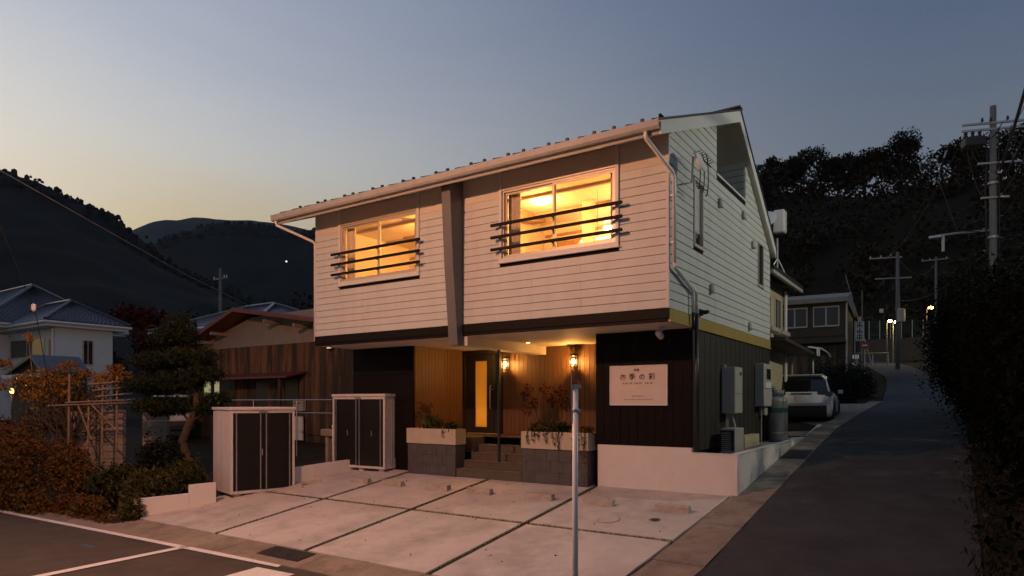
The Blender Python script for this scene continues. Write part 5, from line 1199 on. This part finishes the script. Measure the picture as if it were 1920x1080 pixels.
MB().tube([(-1.4, 0, 10.3), (1.2, 0, 10.3)], .05, 6).build('crossarm', m_steel, p3, True); insulators(p3, [(-1.3, 0, 10.35), (-.6, 0, 10.35), (1.0, 0, 10.35)])
def wire(name, label, pts, r, group='overhead wires', sag=0.0, extra=None):
    t = thing(name, label, 'wire', pts[0], 0, group); p = [Vector(q) for q in pts]
    if len(p) == 2: p = [p[0].lerp(p[1], k) - Vector((0, 0, sag * 4 * k * (1 - k))) for k in np.linspace(0, 1, 16)]
    MB().tube(p, r, 5).build('cable', m_cable if r != .0105 else m_polec, t)
    MB().tube([p[0], p[0].lerp(p[1], .25)], r * 1.8, 5).build('cable_clamp', m_steel, t)
    return t
P1 = Vector((5.29, 22.46, 1.75))
wire('overhead_wire', 'thickest black cable rising from the right pole out of the frame', [P1 + Vector((.2, -.15, 9.2)), (5.4, -12, 7.3)], .045, sag=.35)
wire('overhead_wire', 'second black cable beside the thickest one, right edge of the sky', [P1 + Vector((.35, -.2, 8.9)), (5.75, -12, 6.5)], .035, sag=.35)
wire('overhead_wire', 'thin cable from the right end of the upper crossarm', [P1 + Vector((1.2, .3, 11.2)), (6.6, -12, 8.4)], .016, sag=.4)
wire('overhead_wire', 'thin service wire hanging below the right pole crossarm', [P1 + Vector((.6, .1, 10.9)), (6.2, -12, 7.2)], .013, sag=.4)
wire('overhead_wire', 'lowest black cable of the bundle beside the right pole', [P1 + Vector((.25, -.2, 8.2)), (5.9, -12, 5.6)], .028, sag=.3)
wire('overhead_wire', 'low telephone cable from the right pole up the road', [P1 + Vector((0, .1, 6.3)), (.33, 46.7, 9.4)], .03, sag=.8)
wire('overhead_wire', 'pale wire dropping left from the switch box to the lamp arm', [P1 + Vector((-1.6, -.3, 10.4)), P1 + Vector((-1.9, -.5, 9.3)), P1 + Vector((-1.2, -.4, 7.0)), P1 + Vector((-.4, -.2, 6.9))], .02)
wire('overhead_wire', 'sagging wires between the two poles up the road', [(.33, 46.7, 12.6), (2.05, 78, 17.6)], .03, sag=1.4)
wire('overhead_wire', 'wire from the transformer pole to the tall right pole', [(-.3, 46.7, 12.7), P1 + Vector((-.9, -.2, 11.1))], .018, sag=.7)
# wires at the upper left, from the street lamp pole
LPV = Vector((-5.4, -9.9, -.8))
wire('overhead_wire', 'long service wire slanting down across the left mountain', [LPV + Vector((0, .1, 8.9)), (-12.69, -5.31, 6.58), (-15.4, .2, 5.6), (-18.41, 5.31, 5.12)], .0105)
gw = wire('guy_wire', 'slack wire with a white insulator before the tiled roof', [LPV + Vector((-.1, .1, 8.4)), (-13.4, -5.25, 6.05), (-13.9, -4.2, 3.72), (-14.0, -3.9, 2.1), (-14.05, -3.8, 1.2)], .009)
MB().lathe([(.02, -.09), (.05, -.06), (.05, .06), (.02, .09)], (-13.86, -4.27, 3.9), 10).build('insulator', m_white, gw)
# lamps at the bend, with their light
def far_lamp(loc, h, label, power, col):
    t = thing('street_lamp', label, 'street lamp', loc, 0, 'street lamps at the bend')
    MB().tube([(0, 0, -.3), (0, 0, h)], [.05, .03], 8).build('post', m_polec, t, True); MB().tube([(0, 0, h), (.25, -.3, h + .1)], .03, 6).build('arm', m_steel, t, True)
    MB().lathe([(.04, 0), (.16, .05), (.18, .14), (.08, .24)], (.27, -.33, h - .05), 10).build('lamp_globe', EMIT('far_lamp_glow', col, 9), t, True)
    d = bpy.data.lights.new('lamp_light', 'POINT'); d.energy = power; d.color = col; d.shadow_soft_size = .15
    o = bpy.data.objects.new('lamp_light', d); COL.objects.link(o); o.parent = t; o.location = (.3, -.65, h - .15)
far_lamp((-1.25, 58.2, 5.0), 3.95, 'left of the two lit street lamps at the bend', 40, (1, .72, .30))
far_lamp((-.95, 60.8, 5.2), 3.9, 'right of the two lit street lamps, beside the pole', 60, (1, .80, .28))
far_lamp((2.15, 48.2, 4.6), 4.1, 'orange lamp glowing at the edge of the right hedge', 25, (1, .55, .12))
ff = thing('net_fence', 'green mesh fence on the embankment behind the street lamps', 'fence', (-1, 72.5, 8.6))
for k in range(9): MB().tube([(-4 + k * 1.0, 71.5 + k * .35, 8.6), (-4 + k * 1.0, 71.5 + k * .35, 10.6)], .05, 6).build('post', m_steel, ff)
m_net = M('green_mesh', (.03, .10, .06), .7)
for k in range(8): 
    a = (-4 + k, 71.5 + k * .35); b = (-3 + k, 71.85 + k * .35); mb = MB()
    for i in range(9): z = 8.75 + i * .22; mb.tube([(a[0], a[1], z), (b[0], b[1], z)], .016, 4)
    for i in range(5): u = i / 4; mb.tube([(a[0] + u, a[1] + .35 * u, 8.7), (a[0] + u, a[1] + .35 * u, 10.5)], .014, 4)
    prop(mb.build('mesh_panel', m_net, ff), kind='stuff')
ew = MB().prism([(70.8, 4), (74.6, 4), (74.6, 8.6), (71.8, 8.6)], 'x', -5, 6).build('embankment_wall', m_clip); ew.data.materials.clear(); ew.data.materials.append(m_brown); prop(ew, 'dark concrete embankment wall below the mesh fence', 'wall')
gp = thing('guard_rail', 'low green guard rail at the foot of the street lamps', 'guard rail', (-2, 57, 5.2))
MB().tube([(-3.6, 56.5, 6.1), (-1.0, 57.5, 6.1)], .06, 6).build('rail', M('guard_green', (.04, .20, .10), .5), gp)
for x in (-3.5, -2.3, -1.1): MB().tube([(x, 56.6 + (x + 3.6) * .38, 4.8), (x, 56.6 + (x + 3.6) * .38, 6.1)], .05, 6).build('post', m_steel, gp)
sp = thing('stay_pole', 'leaning stay wire cover striped pale at the roadside', 'stay', (-1.6, 50, 4.4)); MB().tube([(0, 0, 0), (-1.6, 1.5, 5.6)], .06, 6).build('cover', m_bamboo, sp, True); MB().tube([(-1.6, 1.5, 5.6), (-2.3, 2.2, 8.2)], .02, 5).build('stay_wire', m_steel, sp, True)
lp = thing('slim_pole', 'thin bare pole standing left of the street lamps', 'pole', (-2.6, 52, 4.5)); MB().tube([(0, 0, -.4), (0, 0, 6.6)], [.07, .05], 8).build('shaft', m_polec, lp, True); MB().cham(-.25, -.05, -.1, .1, 3.9, 4.4, .02).build('meter_case', m_box, lp, True)

# ------------------------------------------------------------------ hedge and verge on the right of the side road
hb = []
for k in range(20):
    y = -4.6 + k * 1.15; Zd = (y + 10.9) / 1.19; top = 1.684 + .188 * Zd; g0 = rz(y) + .1
    xx = 5.75 - .9 * min(1, max(0, (y - 1) / 10)); hh = (top - g0) / 2
    hb.append(((xx, y, g0 + hh * 1.03), (1.1 + .02 * k, .95, hh * .98)))
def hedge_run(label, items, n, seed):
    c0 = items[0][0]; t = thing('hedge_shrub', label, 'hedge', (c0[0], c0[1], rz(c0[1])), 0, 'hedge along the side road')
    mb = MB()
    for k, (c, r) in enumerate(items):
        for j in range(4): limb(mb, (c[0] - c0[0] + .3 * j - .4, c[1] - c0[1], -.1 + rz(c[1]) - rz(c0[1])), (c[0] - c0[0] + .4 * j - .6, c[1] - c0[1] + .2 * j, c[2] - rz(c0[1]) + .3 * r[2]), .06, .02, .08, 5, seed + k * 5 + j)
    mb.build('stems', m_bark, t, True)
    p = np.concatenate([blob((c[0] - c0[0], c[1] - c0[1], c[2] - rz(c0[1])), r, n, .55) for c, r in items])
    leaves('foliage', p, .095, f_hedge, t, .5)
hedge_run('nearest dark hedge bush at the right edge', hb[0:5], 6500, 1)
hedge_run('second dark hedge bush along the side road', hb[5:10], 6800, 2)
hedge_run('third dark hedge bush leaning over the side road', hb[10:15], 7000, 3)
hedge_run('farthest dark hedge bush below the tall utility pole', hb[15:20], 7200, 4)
t = thing('leaning_tree', 'dark leaning tree trunk at the far right edge', 'tree', (6.1, 3.0, .3))
MB().tube([(0, 0, 0), (-.05, .1, 2.5), (.05, .3, 4.6), (.55, .8, 7.2), (1.2, 1.2, 10.0)], [.24, .22, .20, .16, .10], 10).build('trunk', m_bark, t, True, True)
leaves('crown', np.concatenate([blob((2.2, 1.6, 10.8), (1.5, 1.4, 1.0), 2600, .4)]), .16, f_dark, t, .45)
m_stone = M('dark_stone', (.05, .045, .04), .9, .3, 6, .5, 30, spec=.15)
# verge stones and weeds
for k in range(11):
    g = random.Random(40 + k); y = -3.2 + k * 1.55 + g.uniform(-.4, .4); x = 4.42 + g.uniform(-.06, .14); s = g.uniform(.07, .17)
    t = thing('verge_stone', 'rough stone on the right verge, number %s from the camera' % ['nearest', 'second', 'third', 'fourth', 'fifth', 'sixth', 'seventh', 'eighth', 'ninth', 'tenth', 'farthest'][k], 'stone', (x, y, rz(y) + .02), 0, 'stones on the right verge')
    t['label'] = 'rough stone on the right verge, %s from the camera' % ['nearest one', 'second', 'third', 'fourth', 'fifth', 'sixth', 'seventh', 'eighth', 'ninth', 'tenth', 'farthest one'][k]
    bm = bmesh.new(); bmesh.ops.create_icosphere(bm, subdivisions=2, radius=1)
    for v in bm.verts: v.co = Vector((v.co.x * s * 1.4, v.co.y * s * 1.1, v.co.z * s * .7)) * (1 + .35 * noise.noise(v.co * 1.3 + Vector((k * 7, 0, 0))))
    me = bpy.data.meshes.new('rock'); bm.to_mesh(me); bm.free(); me.materials.append(m_stone); link('rock', me, t, True)
q = np.stack([NPR.normal(4.5, .16, 3600), NPR.uniform(-4, 22, 3600), np.zeros(3600)], 1); q[:, 2] = [rz(y) + .08 + NPR.uniform(0, .1) for y in q[:, 1]]
prop(leaves('verge_weeds', q, .13, f_dark, None, .14, (0, 0, .9)), 'low weeds along the right verge of the side road', 'weeds', kind='stuff')
q = np.stack([NPR.uniform(-17, -10, 5200), NPR.normal(-4.25, .16, 5200), np.zeros(5200)], 1); q[:, 2] = [-.74 + NPR.uniform(0, .08) for _ in q]
prop(leaves('fallen_leaves', q[q[:, 1] > -4.5], .06, f_brown, None, .6), 'brown leaf litter along the left garden edge', 'leaf litter', kind='stuff')

for k, (px, Z, h) in enumerate(((1545, 30, 1.0), (1575, 29, 1.0), (1603, 31, .9))):
    x, y = at(px, Z); shrub('clipped_shrub', ['leftmost dark clipped shrub before the brown house', 'middle dark clipped shrub before the brown house', 'dark clipped shrub nearest the no-entry sign'][k], (x, y, rz(y) - .2), [((0, 0, h), (.8, .7, h)), ((.3, .2, h * .8), (.6, .6, h * .8))], f_dark, .11, 3200, 'clipped shrubs before the brown house')
q = np.stack([NPR.uniform(-9.4, .5, 70), NPR.uniform(-3.9, .8, 70), np.zeros(70)], 1); q[:, 2] = .131 * (q[:, 1] - 1.2) + .012
prop(leaves('scattered_leaves', q, .035, f_brown, None, .6), 'few dry leaves scattered over the parking slabs', 'leaf litter', kind='stuff')
# ------------------------------------------------------------------ trees and hills
def tree(label, loc, h, rad, m, n, size, group, trunk=.2, seed=0, name='broadleaf_tree', low=.35):
    g = random.Random(seed); t = thing(name, label, 'tree', loc, 0, group); mb = MB()
    mb.tube([(0, 0, -.5), (g.uniform(-.1, .1) * h * .3, 0, h * .35), (g.uniform(-.1, .1) * h * .5, g.uniform(-.1, .1) * h * .3, h * .8)], [trunk, trunk * .7, trunk * .25], 8)
    cl = []
    for k in range(13):
        a = g.uniform(0, 6.28); rr = rad * g.uniform(.15, .72); zz = h * g.uniform(low, .90); rr *= math.sqrt(max(.15, 1 - ((zz / h - .6) / .45) ** 2))
        c = (math.cos(a) * rr, math.sin(a) * rr, zz); s = rad * g.uniform(.28, .46); cl.append((c, (s, s, s * .75)))
        limb(mb, (0, 0, h * g.uniform(.25, .5)), c, trunk * .35, trunk * .08, .08, 4, k)
    mb.build('trunk', m_bark, t, True)
    leaves('crown', np.concatenate([blob(c, r, n // 13, .35) for c, r in cl]), size, m, t, .6)
    return t
# right hill
def hz(x, y):
    t = min(1, max(0, (y - 74 + max(0, -x - 20) * .1) / 72)); t = t * t * (3 - 2 * t)
    side = 1 / (1 + math.exp(-(x + 75) / 12))
    return 8.2 + (35.5 - .19 * min(30, max(-40, x)) + 1.6 * math.sin(x * .11)) * t * side - .12 * max(0, y - 165)
nx, nyh = 70, 44
vs = []
for i in range(nx):
    for j in range(nyh):
        x = -110 + i * 4.6; y = 72 + j * 4.2; vs.append((x, y, hz(x, y) + 1.2 * noise.noise((x * .09, y * .09, 3)) - (1.0 if j == 0 else 0)))
fs = [(i * nyh + j, (i + 1) * nyh + j, (i + 1) * nyh + j + 1, i * nyh + j + 1) for i in range(nx - 1) for j in range(nyh - 1)]
m_hill = M('wooded_hillside', (.018, .016, .010), .95, .4, .25, .9, 1.2, col2=(.040, .030, .017), spec=.05)
me = bpy.data.meshes.new('wooded_hill'); me.from_pydata(vs, [], fs); me.materials.append(m_hill); me.update()
prop(link('wooded_hill', me, smooth=True), kind='structure')
pts = []
gq = random.Random(21)
for k in range(520):
    x = gq.uniform(-62, 95); y = 76 + 72 * gq.random() ** .8
    s = gq.uniform(1.8, 3.6); pts.append(blob((x, y, hz(x, y) + s * .6), (s, s, s * .9), 95, .55))
prop(leaves('hillside_wood', np.concatenate(pts), .75, f_wood, None, .7), 'dark autumn wood covering the slope of the right hill', 'wood', kind='stuff')
# skyline trees

def crest(px): return (146 + 10.885) / (math.cos(YAW) + math.sin(YAW) * (px - 960) / 1242)
for k, (px, h, rad, lab) in enumerate(((1448, 8.0, 5.5, 'leftmost round tree on the right hill crest'), (1502, 11.5, 6.5, 'tall twin-domed tree on the right hill crest'), (1570, 10.5, 6.0, 'loose gappy tree in the middle of the right hill crest'),
        (1622, 11.0, 5.5, 'open-crowned tree right of the loose one on the crest'), (1688, 13.0, 7.5, 'widest domed tree on the right hill crest'), (1815, 10.5, 6.0, 'tree behind the utility pole switchgear'), (1890, 11.0, 6.5, 'rightmost tree on the hill crest'))):
    x, y = at(px, crest(px)); tree(lab, (x, y, hz(x, y) - .5), h, rad, f_wood, 4200, .62, 'trees on the right hill crest', .3, 60 + k)
for k, px in enumerate((1745, 1765, 1785)):
    x, y = at(px, crest(px)); t = thing('bare_tree', ['leftmost of three bare twiggy trees', 'middle bare twiggy tree', 'rightmost bare twiggy tree'][k] + ' on the right hill crest', 'tree', (x, y, hz(x, y) - .5), 0, 'bare trees on the right hill crest'); mb = MB()
    mb.tube([(0, 0, 0), (.2, 0, 6)], [.2, .06], 6)
    for j in range(34):
        g = random.Random(k * 50 + j); a = g.uniform(0, 6.28); z0 = g.uniform(1, 5.5); limb(mb, (.04 * z0, 0, z0), (math.cos(a) * 2.6 * g.random(), math.sin(a) * 2, z0 + g.uniform(1.2, 2.6)), .05, .015, .1, 4, j)
    mb.build('branches', m_bark, t, True)
# trees behind the old house
for k, (px, Z, zt, rad, m, lab) in enumerate(((545, 62, 8.6, 5.0, f_green, 'green tree behind the red roof beside the guest house'), (470, 68, 9.5, 6.0, f_green, 'dark green tree above the hipped roof'), (400, 72, 9.5, 6.0, f_dark, 'dark tree behind the pine crown'), (272, 60, 9.0, 3.4, f_red, 'dark red maple behind the pine'), (330, 80, 8.5, 6.0, f_dark, 'low dark tree between the maple and the hipped roof'), (180, 82, 9.0, 7.0, f_dark, 'dark tree behind the white house roof'), (590, 75, 12.0, 6.0, f_dark, 'tall dark tree at the left edge of the guest house'), (60, 95, 9.5, 8.0, f_dark, 'dark tree left behind the tiled roof'))):
    x, y = at(px, Z); tree(lab, (x, y, 1.4), zt, rad, m, 3600, .42, 'trees behind the old house', .25, 90 + k)
sp4 = utility_pole((at(413, 50)[0], at(413, 50)[1], 1.2), 10.6, .15, .10, 'slender dark utility pole left of the guest house')
MB().tube([(-.9, 0, 9.8), (.9, 0, 9.8)], .05, 6).build('crossarm', m_steel, sp4, True); insulators(sp4, [(.5, 0, 9.85), (.8, 0, 9.85), (-.8, 0, 9.85)])
# far mountains
def ridge(name, prof, Zf, Zr, m, amp, fr, cols, rows, z0=2.0, seed=0):
    pxs = np.linspace(prof[0][0], prof[-1][0], cols); hs = np.interp(pxs, [p[0] for p in prof], [p[1] for p in prof]); vs = []
    for i, px in enumerate(pxs):
        for j in range(rows):
            u = j / (rows - 8) if j < rows - 7 else 1 + (j - rows + 8) * .08
            Z = Zf + (Zr - Zf) * u; x, y = at(px, Z)
            top = 1.684 + (754 - hs[i]) / 1242 * Zr
            z = z0 + (top - z0) * (u ** 1.15 if u <= 1 else 1 - (u - 1) ** 1.2)
            z += amp * (noise.fractal((x * fr, y * fr, seed), 1.0, 2.0, 5)) * (min(1, u * 2) * (.55 if abs(u - 1) < .05 else 1))
            vs.append((x, y, z))
    fs = [(i * rows + j, (i + 1) * rows + j, (i + 1) * rows + j + 1, i * rows + j + 1) for i in range(cols - 1) for j in range(rows - 1)]
    me = bpy.data.meshes.new(name); me.from_pydata(vs, [], fs); me.materials.append(m); me.update()
    prop(link(name, me, smooth=True), kind='structure'); return vs
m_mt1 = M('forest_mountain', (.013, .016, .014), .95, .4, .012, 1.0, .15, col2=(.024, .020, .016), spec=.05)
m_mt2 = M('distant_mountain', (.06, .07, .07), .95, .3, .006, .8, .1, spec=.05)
v1 = ridge('mountain', [(-3200, 430), (-2400, 330), (-1600, 300), (-900, 270), (-400, 262), (-150, 285), (0, 320), (60, 338), (110, 362), (160, 386), (210, 410), (260, 444), (300, 480), (370, 520), (460, 560), (620, 610)], 260, 760, m_mt1, 9, .012, 190, 44, seed=1)
v2 = ridge('mountain', [(120, 560), (220, 480), (285, 458), (330, 440), (395, 424), (450, 419), (500, 423), (560, 432), (620, 424), (760, 410), (950, 430), (1200, 470), (1500, 520)], 700, 1300, m_mt1, 12, .008, 130, 36, seed=2)
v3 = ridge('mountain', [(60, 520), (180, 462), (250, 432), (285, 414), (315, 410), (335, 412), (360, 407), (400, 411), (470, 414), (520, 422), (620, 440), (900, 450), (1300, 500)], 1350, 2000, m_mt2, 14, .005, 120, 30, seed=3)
# conifers on the nearer slopes, too many and too far to count
def conifers(name, verts, n, hmin, hmax, seed, label):
    g = random.Random(seed); mb = MB()
    for k in range(n):
        x, y, z = verts[g.randrange(len(verts))]; x += g.uniform(-11, 11); y += g.uniform(-11, 11); h = g.uniform(hmin, hmax) * g.uniform(.6, 1); r = h * g.uniform(.42, .75); a = g.uniform(0, 2)
        mb.add([(x + r * math.cos(a + q * 1.2566), y + r * math.sin(a + q * 1.2566), z - h * .3) for q in range(5)] + [(x + r * .8 * math.cos(a + .5 + q * 1.2566), y + r * .8 * math.sin(a + .5 + q * 1.2566), z + h * g.uniform(.3, .5)) for q in range(5)] + [(x + g.uniform(-.3, .3) * r, y, z + h * .75)],
               [(q, (q + 1) % 5, 5 + q) for q in range(5)] + [((q + 1) % 5, 5 + (q + 1) % 5, 5 + q) for q in range(5)] + [(5 + q, 5 + (q + 1) % 5, 10) for q in range(5)])
    prop(link(name, mb.mesh(name, f_far)), label, 'wood', kind='stuff')
conifers('mountain_wood', [v for i, v in enumerate(v1) if i % 44 >= 32 and v[2] > 15], 9000, 3, 7, 3, 'dark conifer wood on the left mountain')
conifers('mountain_wood', [v for i, v in enumerate(v2) if i % 36 >= 26 and v[2] > 40], 4000, 5, 10, 4, 'dark wood on the middle mountain')
t = thing('far_light', 'single tiny white light on the dark middle mountain', 'light', (*at(537, 640), 137)); MB().lathe([(.1, 0), (.6, .3), (.6, .9), (.1, 1.2)], n=8).build('globe', EMIT('far_white_light', (1, .95, .85), 1.5), t, True); MB().tube([(0, 0, -40), (0, 0, 0)], .12, 5).build('mast', m_cable, t, True)

# ------------------------------------------------------------------ evening haze over the valley
hz_m = bpy.data.materials.new('haze'); hz_m.use_nodes = True; _nt = hz_m.node_tree; _nt.nodes.clear()
_o = _nt.nodes.new('ShaderNodeOutputMaterial'); _v = _nt.nodes.new('ShaderNodeVolumePrincipled')
_v.inputs['Color'].default_value = (.78, .88, 1, 1); _v.inputs['Density'].default_value = .00004; _v.inputs['Anisotropy'].default_value = 0
_nt.links.new(_v.outputs[0], _o.inputs['Volume'])
prop(MB().box(-2600, 2200, -900, 2600, -3, 640).build('haze', hz_m), 'thin evening haze filling the valley', 'haze', kind='stuff')
